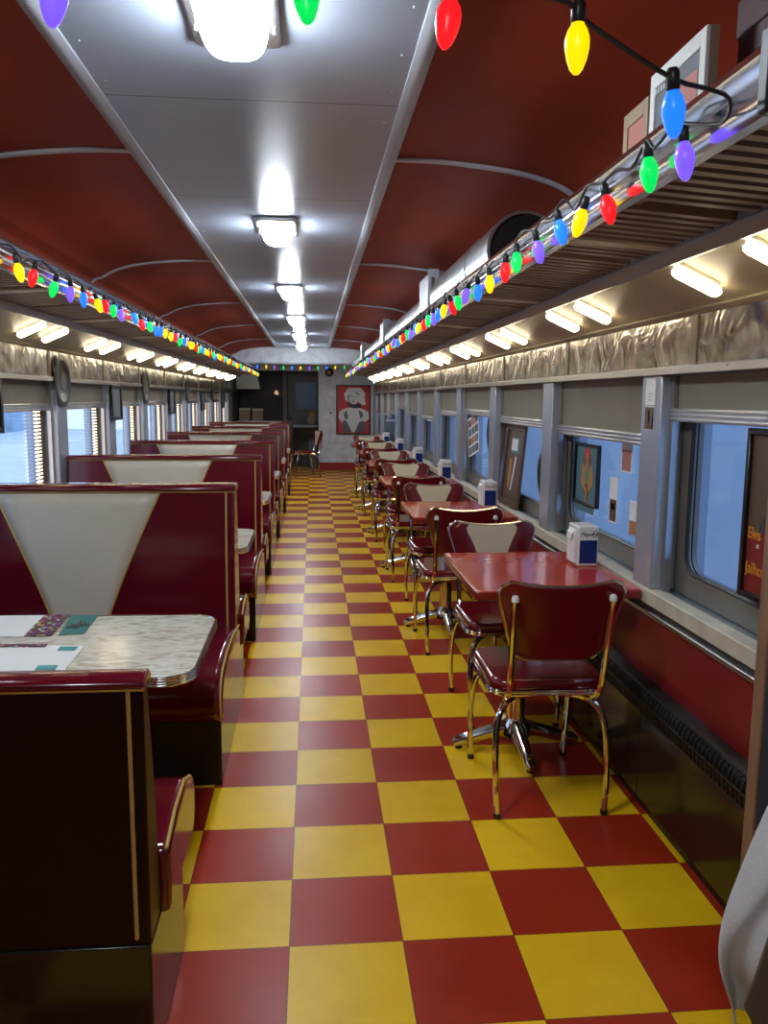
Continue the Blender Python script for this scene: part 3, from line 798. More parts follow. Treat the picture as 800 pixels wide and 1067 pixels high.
def make_chair(label):
    """faces +y, origin on the floor"""
    r = thing('diner_chair', label, 'chair', (0, 0, 0), 0, None)
    # seat
    bm = bmnew(); add_prism(bm, rrect(-.205, .205, -.19, .225, .07, 6), .432, .478, 'xy')
    seat = obj('seat', bm, M['red_vinyl_chair'], r, bevel=.018, seg=3)
    bm = bmnew(); o = rrect(-.209, .209, -.194, .229, .072, 6)
    for z in (.428, .438): add_tube(bm, [(x, y, z) for x, y in o], .006, 6, closed=True)
    obj('chrome_band', bm, M['chrome'], seat)
    bm = bmnew(); add_prism(bm, rrect(-.19, .19, -.17, .205, .06, 4), .418, .432, 'xy'); obj('seat_board', bm, M['black'], seat)
    # four legs, each bending in under the seat
    for sx_ in (-1, 1):
        for sy_, yf, yt in ((-1, -.245, -.12), (1, .235, .13)):
            p = [(sx_*.192, yf, .012), (sx_*.198, yf*.97, .14), (sx_*.198, yf*.90, .26), (sx_*.190, yf*.83, .335), (sx_*.168, yf*.76, .382), (sx_*.12, (yf*.7+yt)/2, .402), (0, yt, .410)]
            bm = bmnew(); add_tube(bm, spline(p, 4), .0115, 10); l = obj('leg', bm, M['chrome'], r)
            bm = bmnew(); add_lathe(bm, [(.0125, 0.0005), (.0135, .004), (.0135, .018), (.012, .02)], 10, (sx_*.192, yf, 0)); obj('foot_cap', bm, M['black'], l)
    # back
    zt, zb = .852, .575
    def hw(v): # v 0 bottom .. 1 top
        w = .142+(.218-.142)*min(1, v*1.12)**.9
        if v > .80:
            t = (v-.80)/.20; w -= .045*(1-math.sqrt(max(0, 1-t*t)))
        if v < .12:
            t = (.12-v)/.12; w -= .03*(1-math.sqrt(max(0, 1-t*t)))
        return w
    def ys(x, z): return -.245-.050*((z-zb)/(zt-zb))+.22*x*x+.0
    def zz(u, v): return zb+(zt-zb)*v-(.020*(1-u*u))*v**2
    def plate(name, ulim, y_off, th, m, par, nv=18, nu=16):
        bm = bmnew(); F = []; B = []
        for j in range(nv+1):
            v = j/nv; w = hw(v); fr, bk = [], []
            for i in range(nu+1):
                u = (-1+2*i/nu)*ulim(v); x = u*w; z = zz(u, v)
                edge = 1-max(abs(u)**8, 0)*.5 if ulim(.5) == 1 else 1
                fr.append(bm.verts.new((x, ys(x, z)+y_off+th*.5*edge, z))); bk.append(bm.verts.new((x, ys(x, z)+y_off-th*.5*edge, z)))
            F.append(fr); B.append(bk)
        for j in range(nv):
            for i in range(nu):
                bm.faces.new([F[j][i], F[j][i+1], F[j+1][i+1], F[j+1][i]]); bm.faces.new([B[j][i+1], B[j][i], B[j+1][i], B[j+1][i+1]])
            bm.faces.new([F[j][0], F[j+1][0], B[j+1][0], B[j][0]]); bm.faces.new([F[j+1][nu], F[j][nu], B[j][nu], B[j+1][nu]])
        for i in range(nu):
            bm.faces.new([F[0][i+1], F[0][i], B[0][i], B[0][i+1]]); bm.faces.new([F[nv][i], F[nv][i+1], B[nv][i+1], B[nv][i]])
        return obj(name, bm, m, par, angle=60)
    back = plate('backrest', lambda v: 1, 0, .030, M['red_vinyl_chair'], r)
    plate('cream_panel', lambda v: .36+.29*v**2.2, .0165, .005, M['cream_chair'], back)
    bm = bmnew(); pts = []
    N = 18
    pts += [(hw(j/N)*1.0, zz(1, j/N)) for j in range(N+1)]
    pts += [(hw(1)*(1-2*i/12), zz(1-2*i/12, 1)) for i in range(1, 12)]
    pts += [(-hw(j/N), zz(1, j/N)) for j in range(N, -1, -1)]
    pts += [(-hw(0)*(1-2*i/8), zz(1-2*i/8, 0)) for i in range(1, 8)]
    add_tube(bm, [(x, ys(x, z), z) for x, z in pts], .0085, 6, closed=True); obj('chrome_trim', bm, M['edge'], back)
    for s in (-1, 1):
        p = [(s*.150, -.15, .405), (s*.158, -.205, .425), (s*.160, -.235, .48), (s*.163, -.262, .62), (s*.166, -.292, .795)]
        p = [(a, b_ if i < 2 else ys(a, c_)-.027, c_) for i, (a, b_, c_) in enumerate(p)]
        bm = bmnew(); add_tube(bm, spline(p, 4), .0115, 8); q = obj('back_post', bm, M['chrome'], r)
        e = p[-1]
        bm = bmnew(); add_lathe(bm, [(.0125, 0), (.0125, .014), (.008, .021), (0, .023)], 10, (e[0], e[1], e[2]-.004)); obj('post_cap', bm, M['plastic_white'], q)
    return r
c0 = make_chair('red vinyl diner chair with its back to the camera at the nearest red table')
c0['group'] = 'diner chairs at the red tables'
first = True
for k in range(6):
    y = TY+PITCH*k
    w = ['nearest', 'second nearest', 'third nearest', 'fourth nearest', 'fifth nearest', 'farthest'][k]
    jit = R.uniform(-.012, .012)
    if k == 0:
        c0.location = (.828, y-.335, 0)
    else:
        dup(c0, (.828+jit, y-.335+R.uniform(-.02, .02), 0), 'red diner chair turned away from the camera, near side of %s red table' % w, R.uniform(-.04, .04), 'diner chairs at the red tables')
    dup(c0, (.878+R.uniform(-.01, .01), y+.42, 0), 'cream and red diner chair facing the camera, far side of %s red table' % w, PI+R.uniform(-.03, .03), 'diner chairs at the red tables')
dup(c0, (-.16, 15.15, 0), 'single red diner chair standing sideways at the far end by the dark kitchen doorway', PI/2+.35)

# napkin dispensers
def dispenser(label):
    r = thing('napkin_dispenser', label, 'napkin dispenser', (1.140, 3.30, .7625), 0, 'napkin dispensers on the red tables')
    bm = bmnew(); add_box(bm, -.042, .045, -.065, .065, 0, .168); obj('body', bm, M['plastic_white'], r, bevel=.006, seg=3)
    bm = bmnew(); add_box(bm, -.034, .040, -.0675, -.0645, .012, .110); obj('blue_panel', bm, M['blue'], r, bevel=.001)
    bm = bmnew(); add_box(bm, -.034, .040, .0645, .0675, .012, .110); obj('blue_panel', bm, M['blue'], r, bevel=.001)
    bm = bmnew(); add_prism(bm, [(-.052, .010), (-.052, .120), (-.046, .150), (-.041, .150), (-.041, .010)], -.050, .050, 'xz'); obj('napkins', bm, M['white'], r, bevel=.003)
    bm = bmnew(); add_prism(bm, [(-.0435, .150), (-.058, .135), (-.060, .110), (-.0575, .110), (-.055, .130), (-.0425, .146)], -.03, .035, 'xz'); obj('loose_napkin', bm, M['white'], r)
    text('lettering', 'Pepsi', .024, M['darkink'], r, (-.031, -.0655, .127), '-y', .0008, .25)
    bm = bmnew()
    add_tube(bm, [(.030+.0105*math.cos(2*PI*k/20), -.0655, .136+.0125*math.sin(2*PI*k/20)) for k in range(20)], .0016, 6, closed=True)
    add_tube(bm, spline([(.021, -.0655, .134), (.026, -.0655, .139), (.033, -.0655, .133), (.039, -.0655, .138)], 4), .002, 6)
    obj('round_emblem', bm, M['darkink'], r)
    return r
n0 = dispenser('blue and white napkin dispenser on the nearest red table')
for k in range(1, 6):
    dup(n0, (1.140-.01*(k % 2), [0, 5.08, 6.86, 8.60, 10.55, 12.45][k]+.06, .7625), 'blue and white napkin dispenser on the %s red table from the camera' % NTH[k])

# heater covers under the right windows
def heater(label):
    L_ = 1.308
    r = thing('heater_cover', label, 'heater', (1.19, 1.36, 0), 0, 'dark heater covers under the right windows')
    bm = bmnew(); add_box(bm, -.030, .028, 0, L_-.004, .04, .352); obj('front_panel', bm, M['base_black'], r, bevel=.002)
    bm = bmnew(); add_box(bm, -.015, .028, 0, L_-.002, 0, .04); obj('toe_kick', bm, M['black'], r)
    bm = bmnew()
    # curved louvred grille
    prf = [(-.030, .355), (-.036, .37), (-.038, .40), (-.034, .425), (-.022, .442), (0, .450), (.028, .452)]
    add_prism(bm, [(a+.006, b-.006) for a, b in prf]+[(.028, .353)], 0, L_-.002, 'xz'); g = obj('grille_core', bm, M['black'], r)
    bm = bmnew()
    nb = 52
    for k in range(nb):
        y = .012+(L_-.03)*k/(nb-1)
        add_tube(bm, [(a, y, b) for a, b in prf[:5]], .0035, 5)
    for a, b in (prf[0], prf[2], prf[4]): add_tube(bm, [(a, 0, b), (a, L_-.002, b)], .004, 6)
    obj('louvres', bm, M['black'], g)
    return r
h0 = heater('dark brown heater cover with black louvred top under the nearest right window')
for k in range(1, 11):
    dup(h0, (1.19, 1.36+1.31*k, 0), 'dark heater cover with black louvred top, %s section from the camera along the right wall' % NTH[k])

# ------------------------------------------------------------------ posters and discs
def flat(bm, poly, x, th, mi, plane='yz'):
    add_prism(bm, poly, x, x+th, plane, mi)
def ell(cx, cy, a, b, n=20, a0=0, a1=2*PI): return [(cx+a*math.cos(a0+(a1-a0)*k/n), cy+b*math.sin(a0+(a1-a0)*k/n)) for k in range(n)]
def framed(name, label, loc, w, h, fw_, back_m, draw, rot=0, axis='x', cat='poster', fm=None, th=.02):
    """picture in its own plane: local y (to the viewer's left is +) and z for a picture facing -x"""
    r = thing(name, label, cat, loc, 0, None)
    r.rotation_euler = (rot, 0, 0) if axis == 'x' else (0, 0, 0)
    bm = bmnew()
    if axis == 'x':
        for d in ((-w/2, -w/2+fw_, 0, h), (w/2-fw_, w/2, 0, h), (-w/2+fw_, w/2-fw_, 0, fw_), (-w/2+fw_, w/2-fw_, h-fw_, h)):
            add_box(bm, -th, 0, *d)
    else:
        for d in ((-w/2, -w/2+fw_, 0, h), (w/2-fw_, w/2, 0, h), (-w/2+fw_, w/2-fw_, 0, fw_), (-w/2+fw_, w/2-fw_, h-fw_, h)):
            add_box(bm, d[0], d[1], -th, 0, d[2], d[3])
    obj('frame', bm, fm or M['blackframe'], r, bevel=.002, seg=1)
    bm = bmnew()
    mats = [back_m]
    if axis == 'x': add_box(bm, -.006, -.001, -w/2+fw_*.5, w/2-fw_*.5, fw_*.5, h-fw_*.5)
    else: add_box(bm, -w/2+fw_*.5, w/2-fw_*.5, -.006, -.001, fw_*.5, h-fw_*.5)
    for i, (m, poly) in enumerate(draw):
        if m not in mats: mats.append(m)
        d = .0062+.0004*(i+1)
        if axis == 'x': add_prism(bm, [(-u, v) for u, v in poly], -d, -.0061, 'yz', mats.index(m))   # u runs to the viewer's right
        else: add_prism(bm, poly, -d, -.0061, 'xz', mats.index(m))
    obj('picture', bm, mats, r, smooth=False)
    return r
# end wall: generic blonde portrait on red
W_, H_ = .70, 1.0
dr = [
 (M['skin_pale'], [(-.30, .34), (-.29, .46), (-.20, .52), (-.08, .55), (.08, .55), (.20, .52), (.30, .46), (.32, .33), (.24, .26), (.10, .05), (-.10, .05), (-.22, .24)]),
 (M['print_grey'], [(-.20, .30), (-.13, .26), (-.02, .04), (-.20, .04), (-.24, .16)]), (M['print_grey'], [(.22, .28), (.12, .26), (.02, .04), (.20, .04), (.26, .16)]),
 (M['print_grey'], [(-.14, .50), (-.10, .34), (-.16, .30), (-.20, .42)]), (M['print_grey'], [(.10, .50), (.14, .32), (.20, .38), (.18, .46)]),
 (M['skin_pale'], [(-.04, .56), (0, .45), (.05, .56), (.02, .05), (-.03, .05)]),
 (M['blackframe'], [(-.10, .64), (.12, .62), (.18, .55), (.04, .53), (-.08, .55), (-.12, .60)]),
 (M['skin_pale'], ell(.02, .80, .165, .145, 26)), (M['skin_pale'], ell(-.10, .74, .075, .075, 16)), (M['skin_pale'], ell(.16, .72, .075, .085, 16)), (M['skin_pale'], ell(.20, .64, .05, .045, 14)),
 (M['skin_pale'], ell(-.06, .87, .09, .07, 16)), (M['skin_pale'], ell(.10, .88, .09, .07, 16)),
 (M['skin_pale'], ell(.17, .82, .07, .07, 16)), (M['skin_pale'], ell(-.13, .81, .06, .06, 16)),
 (M['print_grey'], ell(-.005, .745, .108, .120, 24)), (M['skin_pale'], ell(.008, .735, .098, .122, 24)), (M['skin_pale'], [(-.10, .80), (-.02, .79), (.09, .80), (.10, .87), (-.08, .87)]), (M['print_grey'], [(-.09, .81), (-.04, .82), (.0, .80), (-.03, .805)]), (M['print_grey'], [(.02, .86), (.09, .84), (.12, .78), (.10, .83)]),
 (M['print_grey'], ell(-.045, .765, .028, .007, 12)), (M['print_grey'], ell(.045, .765, .028, .007, 12)), (M['print_grey'], ell(.005, .715, .012, .012, 10)), (M['print_red'], ell(0, .672, .030, .013, 12)),
 (M['print_grey'], [(-.10, .80), (-.12, .72), (-.105, .66), (-.115, .72), (-.11, .80)]),
]
framed('poster', 'black framed red poster of a blonde woman on the far white wall', (.822, YB-.002, .713), W_, H_, .028, M['print_red'], dr, axis='y')
# near right: film poster
e0 = framed('poster', 'black framed brown and dark red film poster with orange letters in the nearest right window', (XR+.070, 1.975, .875), .62, .50, .018, M['print_brown'], [
 (M['print_darkred'], [(-.29, .02), (.29, .02), (.29, .20), (-.29, .20)]),
 (M['print_brown'], ell(-.02, .24, .2, .05, 16)),
 (M['darkink'], [(-.24, .20), (-.20, .26), (-.12, .29), (.10, .29), (.18, .26), (.24, .20)]),
 (M['skin'], [(-.10, .28), (-.13, .34), (-.12, .42), (.02, .43), (.04, .34), (0, .28)]),
 (M['darkink'], [(-.14, .38), (-.17, .43), (-.14, .47), (-.02, .48), (.06, .45), (.05, .38), (.02, .42), (-.08, .42)]),
 (M['darkink'], ell(-.09, .375, .012, .004, 8)), (M['darkink'], ell(-.02, .375, .012, .004, 8))], th=.018)
text('lettering', 'Elvis', .050, M['orange_ink'], e0, (-.0085, .285, .178), sx=.8)
text('lettering', 'at', .022, M['white'], e0, (-.0085, .235, .155), sx=.8)
text('lettering', 'Jailhouse', .050, M['orange_ink'], e0, (-.0085, .285, .075), sx=.8)
# second window: framed picture and slips on the glass
XG = XR+.083
bayi = [b for b in baysR if abs(b[0]-2.945) < .1][0]
framed('poster', 'black framed picture of a winged golden guitar, hanging in the second right window', (XG+.018-.0, 3.785, .950), .34, .295, .012, M['print_teal'], [
 (M['print_brown'], ell(0, .15, .075, .11, 20)), (M['print_amber'], [(-.085, .10), (-.07, .20), (-.02, .17), (-.02, .06)]), (M['print_amber'], [(.085, .10), (.07, .20), (.02, .17), (.02, .06)]),
 (M['print_green'], ell(0, .155, .035, .055, 16)), (M['print_red'], ell(0, .245, .040, .030, 14)), (M['print_amber'], [(-.012, .25), (.012, .25), (.012, .16), (-.012, .16)]), (M['print_amber'], [(-.014, .08), (.014, .08), (.010, .015), (-.010, .015)])])
def slip(label, y, z, w, h, parts, x=XG+.014, name='paper_slip'):
    r = thing(name, label, 'paper', (x, y, z), 0, None)
    bm = bmnew(); add_box(bm, -.002, 0, -w/2, w/2, 0, h); obj('sheet', bm, M['white'], r, smooth=False)
    for m, u0, u1, v0, v1 in parts:
        bm = bmnew(); add_box(bm, -.003, -.0021, -w/2+w*u0, -w/2+w*u1, h*v0, h*v1); obj('print', bm, m, r, smooth=False)
    return r
slip('white slip with a red square, upper right of the second right window', 3.30, 1.15, .115, .15, [(M['print_pink'], .08, .92, .05, .62)])
slip('white slip above a small dark portrait, low in the second right window', 3.43, .915, .095, .20, [(M['print_brown'], .1, .9, .04, .52), (M['skin'], .3, .7, .30, .44)])
slip('white and yellow slip at the right edge of the second right window', 3.20, .90, .085, .14, [(M['print_amber'], .05, .95, .0, .42)])
slip('small teal strip of card below the guitar picture', 3.80, .912, .26, .035, [(M['print_teal'], .0, 1, .0, 1)])
# cards on the post between first and second window
slip('small white card with faint print, top of the post right of the second window', 2.862, 1.435, .085, .095, [(M['print_grey'], .3, .7, .18, .2), (M['print_grey'], .3, .7, .3, .32), (M['print_grey'], .3, .7, .42, .44)], x=XR-.001, name='card')
slip('small brown photograph card stuck below the white card on the post', 2.862, 1.345, .080, .085, [(M['print_brown'], .03, .97, .03, .97), (M['skin'], .45, .6, .3, .8), (M['darkink'], .05, .2, .1, .6)], x=XR-.001, name='card')
# third window: tall leaning picture, record
b3 = (2.945+WP, 2.78+2*WP)
framed('poster', 'tall dark brown framed picture leaning against the third right window', (XR+.045, 5.09, .772), .46, .52, .035, M['print_brown'], [
 (M['print_teal'], [(-.11, .34), (.11, .34), (.11, .44), (-.11, .44)]), (M['skin_pale'], [(-.09, .355), (.06, .355), (.06, .43), (-.09, .43)]),
 (M['skin_pale'], [(-.03, .10), (.0, .10), (.06, .32), (.03, .32)]), (M['print_amber'], [(-.10, .10), (-.05, .12), (-.04, .30), (-.10, .30)])], rot=0, fm=M['print_brown']).rotation_euler = (0, .085, 0)
def record(label, x, y, z, rad, x_dir=-1, group=None):
    r = thing('vinyl_record', label, 'record', (x, y, z), 0, group)
    bm = bmnew(); add_lathe(bm, [(rad, 0), (rad, -.003), (rad*.94, -.004), (rad*.93, -.003), (rad*.8, -.0045), (rad*.79, -.0035), (rad*.6, -.0045), (rad*.59, -.0035), (rad*.36, -.004)] if x_dir < 0 else
                            [(rad, 0), (rad, .003), (rad*.94, .004), (rad*.93, .003), (rad*.8, .0045), (rad*.79, .0035), (rad*.6, .0045), (rad*.59, .0035), (rad*.36, .004)], 32, (0, 0, 0), 'x')
    obj('disc', bm, M['record'], r)
    bm = bmnew(); s = x_dir; add_lathe(bm, [(rad*.34, s*.0038), (rad*.34, s*.0056), (rad*.05, s*.0058)], 24, (0, 0, 0), 'x'); obj('centre_label', bm, M['print_grey'], r)
    return r
record('black vinyl record in the third right window, mostly behind the post', XR+.090, 4.48, 1.03, .145)
record('black vinyl record in the fourth right window, mostly behind the post', XR+.090, 5.90, 1.20, .14)
# fourth window: sheet of small photos
r = thing('photo_sheet', 'tilted white sheet of small pictures in the fourth right window', 'poster', (XR+.07, 6.42, 1.01), 0, None); r.rotation_euler = (-.2, 0, 0)
bm = bmnew(); add_box(bm, -.003, 0, -.21, .21, 0, .32); obj('sheet', bm, M['white'], r, smooth=False)
for i in range(3):
    for j in range(4):
        bm = bmnew(); y = -.19+.13*i; z = .015+.075*j; add_box(bm, -.004, -.0031, y, y+.11, z, z+.058); obj('print', bm, [M['print_brown'], M['print_pink'], M['print_grey'], M['print_teal']][(i*3+j*2) % 4], r, smooth=False)
# far right: grey urn on the sill
r = thing('urn', 'tall dark grey cylinder on the right window sill near the far end', 'urn', (XR+.035, 13.1, .771), 0, None)
bm = bmnew(); add_lathe(bm, [(.075, 0), (.085, .02), (.085, .32), (.07, .36), (.03, .375)], 20); obj('body', bm, M['wood_dark'], r)
bm = bmnew(); add_lathe(bm, [(.09, .315), (.09, .33), (.075, .345)], 20); obj('lid_rim', bm, M['steel'], r)
# left posts: records and narrow frames, alternating
k = 0
pL = [5.30+WP*j for j in range(-1, 8)]
for j, p in enumerate(pL):
    y = p+.10
    if j % 2 == 1:
        record('black vinyl record hung high on the %s window post of the left wall' % NTH[j], XL+.016, y-.02, 1.545, .165, 1, 'vinyl records on the left wall')
    else:
        r = thing('picture_frame', 'narrow black picture frame hung on the %s window post of the left wall' % NTH[j], 'picture', (XL+.014, y+.05, 1.40), 0, 'narrow picture frames on the left wall')
        bm = bmnew()
        for d in ((-.17, -.14, -.14, .14), (.14, .17, -.14, .14), (-.14, .14, -.14, -.115), (-.14, .14, .115, .14)): add_box(bm, -.0, .018, *d)
        obj('frame', bm, M['blackframe'], r, bevel=.002, seg=1)
        bm = bmnew(); add_box(bm, 0, .006, -.145, .145, -.12, .12); obj('picture', bm, M['print_grey'], r, smooth=False)
# columns of short warm glowing bars in the left windows
bm = bmnew(); add_prism(bm, rrect(-.055, .055, -.0055, .0055, .005, 3), 0, .006, 'yz'); bmesh.ops.recalc_face_normals(bm, faces=bm.faces[:])
bar_mesh = bpy.data.meshes.new('lamp'); bm.to_mesh(bar_mesh); bm.free(); bar_mesh.materials.append(M['led'])
vis = [b for b in baysL if b[0] > 1.0][1:]
for i, (y0, y1) in enumerate(vis):
    r = thing('light_strip', 'column of small warm lamps at the far edge of the %s visible left window' % NTH[i], 'light strip', (XL-.078, y1-.17, .84), 0, 'warm lamp columns in the left windows')
    bm = bmnew(); add_box(bm, -.004, 0, -.012, .012, 0, .55); obj('backing', bm, M['steel'], r)
    for q in range(24):
        o = bpy.data.objects.new('lamp', bar_mesh); COL.objects.link(o); o.parent = r; o.location = (.0, 0, .02+.0225*q)

# ------------------------------------------------------------------ things on the right rack
def pic(label, y0, y1, ztop, tilt, face, inner):
    r = thing('picture_frame', label, 'picture', (.693, (y0+y1)/2, 1.872), 0, None); r.rotation_euler = (0, tilt, 0)
    h = ztop-1.872; w = (y1-y0)/2
    bm = bmnew()
    for d in ((-w, -w+.022, 0, h), (w-.022, w, 0, h), (-w+.022, w-.022, 0, .02), (-w+.022, w-.022, h-.03, h)): add_box(bm, -.008, .0, *d)
    obj('frame', bm, M['plastic_white'] if face else M['cardboard'], r, bevel=.001, seg=1)
    bm = bmnew(); add_box(bm, .0, .016, -w, w, 0, h); obj('backing', bm, M['cardboard'], r)
    bm = bmnew(); add_box(bm, -.005, .0, -w+.018, w-.018, .015, h-.025); o = obj('picture', bm, inner, r)
    if face:
        bm = bmnew(); add_box(bm, -.0062, -.0052, -w+.03, -w*.1, .03, h-.06); obj('print', bm, M['print_pink'], o)
        bm = bmnew()
        for q in range(9): add_box(bm, -.0075, -.0063, w-.03-.012*q, w-.024-.012*q, h-.045, h-.035)
        obj('print', bm, M['white'], o)
    return r
pic('white framed dark picture leaning on the right luggage rack, nearest', 1.455, 1.69, 2.10, -.0, 1, M['print_grey'])
pic('small pinkish picture on the right luggage rack behind the white framed one', 1.70, 1.83, 2.068, 0, 0, M['print_pink'])
r = thing('storage_box', 'dark maroon box on the right luggage rack beside the white framed picture', 'box', (.90, 1.34, 1.875), 0, None)
bm = bmnew(); add_box(bm, -.145, .12, -.14, .14, 0, .26); obj('body', bm, M['box_maroon'], r, bevel=.004)
bm = bmnew(); add_box(bm, -.148, .123, -.143, .143, .21, .275); obj('lid', bm, M['box_maroon'], r, bevel=.004)
r = thing('air_duct', 'dark open mouthed round metal duct lying on the right luggage rack', 'duct', (.825, 3.2, 1.873), 0, None)
bm = bmnew(); prf = [(.125, 0), (.130, .02), (.130, 1.1), (.125, 1.12), (.110, 1.12), (.110, .02), (.112, 0)]
def duct_body(bm, L_, rad=.15):
    N = 28; rings = []
    for rr, yy in ((rad, 0), (rad, .3*L_), (rad+.004, .3*L_), (rad+.004, .33*L_), (rad, .33*L_), (rad, L_), (rad-.012, L_), (rad-.012, 0)):
        rings.append([bm.verts.new((rr*math.cos(2*PI*k/N), yy, rad+.004+rr*math.sin(2*PI*k/N))) for k in range(N)])
    n = len(rings)
    for i in range(n):
        A, B_ = rings[i], rings[(i+1) % n]
        for k in range(N): bm.faces.new([A[k], A[(k+1) % N], B_[(k+1) % N], B_[k]])
bm = bmnew(); duct_body(bm, 1.55); obj('pipe', bm, M['duct'], r)
bm = bmnew(); add_lathe(bm, [(.136, .02), (.136, .03)], 24, (0, 0, .154), 'y'); obj('dark_inside', bm, M['black'], r)  # black disc in the pipe mouth stands for the shade inside
def duct_section(label, y, L_):
    r = thing('duct_section', label, 'duct', (.86, y, 1.873), 0, 'boxed metal duct sections on the right rack')
    bm = bmnew()
    for d in ((-.170, -.150, 0, .345), (-.125, -.105, 0, .345), (-.150, -.125, .30, .345), (-.150, -.125, 0, .06)): add_box(bm, d[0], d[1], 0, .02, d[2], d[3])
    obj('slotted_flange', bm, M['trimgrey'], r)
    bm = bmnew(); add_box(bm, -.104, .10, .002, .02, 0, .335); obj('end_plate', bm, M['duct'], r)
    bm = bmnew(); add_box(bm, -.165, .10, .021, .45, .002, .33); obj('box_section', bm, M['duct'], r, bevel=.01)
    bm = bmnew(); add_tube(bm, [(-.02, .43, .148), (-.02, L_, .148)], .142, 28); obj('pipe', bm, M['duct'], r)
    bm = bmnew(); add_tube(bm, [(-.02, L_*.6, .148), (-.02, L_*.6+.03, .148)], .147, 28); obj('pipe_collar', bm, M['steel'], r)
    return r
s0 = duct_section('boxed metal duct section with slotted end plate on the right rack, nearest of the row', 4.93, 3.0)
for k in range(1, 3):
    dup(s0, (.86, [0, 8.05, 11.5][k], 1.873), 'boxed metal duct section with slotted end plate on the right rack, %s in the row' % NTH[k])

# ------------------------------------------------------------------ end wall bits
r = thing('wall_speaker', 'small round black fixture with yellow centre high on the far white wall', 'fixture', (.335, YB-.001, 1.955), 0, None)
bm = bmnew(); add_lathe(bm, [(.085, 0), (.085, -.03), (.06, -.04)], 24, (0, 0, 0), 'y'); obj('housing', bm, M['black'], r)
bm = bmnew(); add_lathe(bm, [(.035, -.040), (.03, -.048), (0, -.05)], 16, (0, 0, 0), 'y'); obj('yellow_centre', bm, M['orange_ink'], r)
r = thing('thermostat', 'tiny dark round thermostat on the white wall left of the red poster', 'thermostat', (.36, YB-.001, 1.157), 0, None)
bm = bmnew(); add_lathe(bm, [(.020, 0), (.020, -.012), (.012, -.018)], 14, (0, 0, 0), 'y'); obj('dial', bm, M['darkink'], r)
bm = bmnew(); add_box(bm, -.028, .028, -.004, 0, -.028, .028); obj('plate', bm, M['plastic_white'], r, bevel=.002)
# kitchen beyond
bm = bmnew(); add_box(bm, XL-.1, XL, YB, 20.2, 0, 2.4); add_box(bm, .12, .22, YB+.1, 20.2, 0, 2.4); add_box(bm, XL, .12, 20.1, 20.2, 0, 2.4)
struct('wall_kitchen', bm, M['darkroom'], smooth=False)
sbox('ceiling_kitchen', M['darkroom'], (XL, .12, YB+.1, 20.2, 2.2, 2.25), smooth=False)
r = bpy.data.objects.new('door_1', None); COL.objects.link(r); r['kind'] = 'structure'; r.location = (-.18, 18.2, 0)
bm = bmnew()
for d in ((-.36, -.20, 0, 1.98), (.26, .30, 0, 1.98), (-.20, .26, 0, 1.20), (-.20, .26, 1.78, 1.98)): add_box(bm, d[0], d[1], 0, .04, d[2], d[3])
obj('door_leaf', bm, mat('grey_brown_door', (.16, .14, .13), .5), r)
bm = bmnew(); add_box(bm, -.20, .26, .012, .028, 1.20, 1.78); obj('blue_glass', bm, mat('dark_blue_glass', (.02, .10, .26), .3), r)
bm = bmnew()
for d in ((-.47, -.38, 0, 2.08), (-.47, .30, 2.0, 2.08)): add_box(bm, d[0], d[1], -.02, .05, d[2], d[3])
obj('door_frame', bm, mat('tan_door_frame', (.22, .17, .14), .5), r)
bm = bmnew(); add_lathe(bm, [(.03, 0), (.02, -.02), (.026, -.05), (0, -.07)], 12, (-.31, 0, 1.0), 'y'); obj('door_knob', bm, M['steel'], r)
r = thing('counter', 'dark kitchen counter with pale edge beyond the far doorway', 'counter', (-.14, 17.3, 0), 0, None)
bm = bmnew(); add_box(bm, -.26, .22, 0, .5, 0, .83); obj('cabinet', bm, M['base_black'], r, bevel=.004)
bm = bmnew(); add_box(bm, -.28, .24, -.02, .52, .83, .87); obj('worktop', bm, M['trimgrey'], r, bevel=.004)
r = thing('sack', 'brown bulging sack sitting on the kitchen counter', 'sack', (-.02, 17.5, .871), 0, None)
bm = bmnew(); add_lathe(bm, [(.08, 0), (.115, .05), (.12, .15), (.09, .23), (.05, .26), (.055, .30), (.02, .29)], 18); obj('bag', bm, M['cardboard'], r)
bm = bmnew(); add_lathe(bm, [(.052, .255), (.056, .262), (.052, .27)], 12); obj('tie', bm, M['gold'], r)
r = thing('bin', 'tall dark bin in the far doorway against the white wall edge', 'bin', (.0, 16.95, 0), 0, None)
bm = bmnew(); add_prism(bm, rrect(-.09, .10, -.12, .12, .03), .0, .58, 'xy'); obj('body', bm, M['wood_dark'], r, bevel=.006)
bm = bmnew(); add_prism(bm, rrect(-.095, .105, -.125, .125, .03), .581, .62, 'xy'); obj('lid', bm, M['black'], r, bevel=.01)
# left of the doorway: counter with cartons, hood
r = thing('serving_counter', 'dark serving counter beyond the last booth on the left', 'counter', (-1.1, 17.2, 0), 0, None)
bm = bmnew(); add_box(bm, -.48, .42, 0, .6, 0, .93); obj('cabinet', bm, M['base_black'], r, bevel=.004)
bm = bmnew(); add_box(bm, -.49, .44, -.02, .62, .93, .96); obj('worktop', bm, M['steel'], r, bevel=.004)
for i, (x, hh_) in enumerate(((-1.42, .26), (-1.15, .25))):
    r = thing('carton', ['left', 'right'][i]+' one of two brown cartons standing on the serving counter', 'box', (x, 17.35, .961), 0, 'cartons on the serving counter')
    bm = bmnew(); add_box(bm, -.11, .11, -.1, .1, 0, hh_); obj('body', bm, M['cardboard'], r, bevel=.003)
    bm = bmnew(); add_box(bm, -.112, .112, -.102, .102, hh_-.03, hh_+.004); obj('lid', bm, M['sill'], r, bevel=.003)
r = thing('range_hood', 'cream metal hood hanging above the serving counter', 'hood', (-1.36, 17.5, 1.62), 0, None)
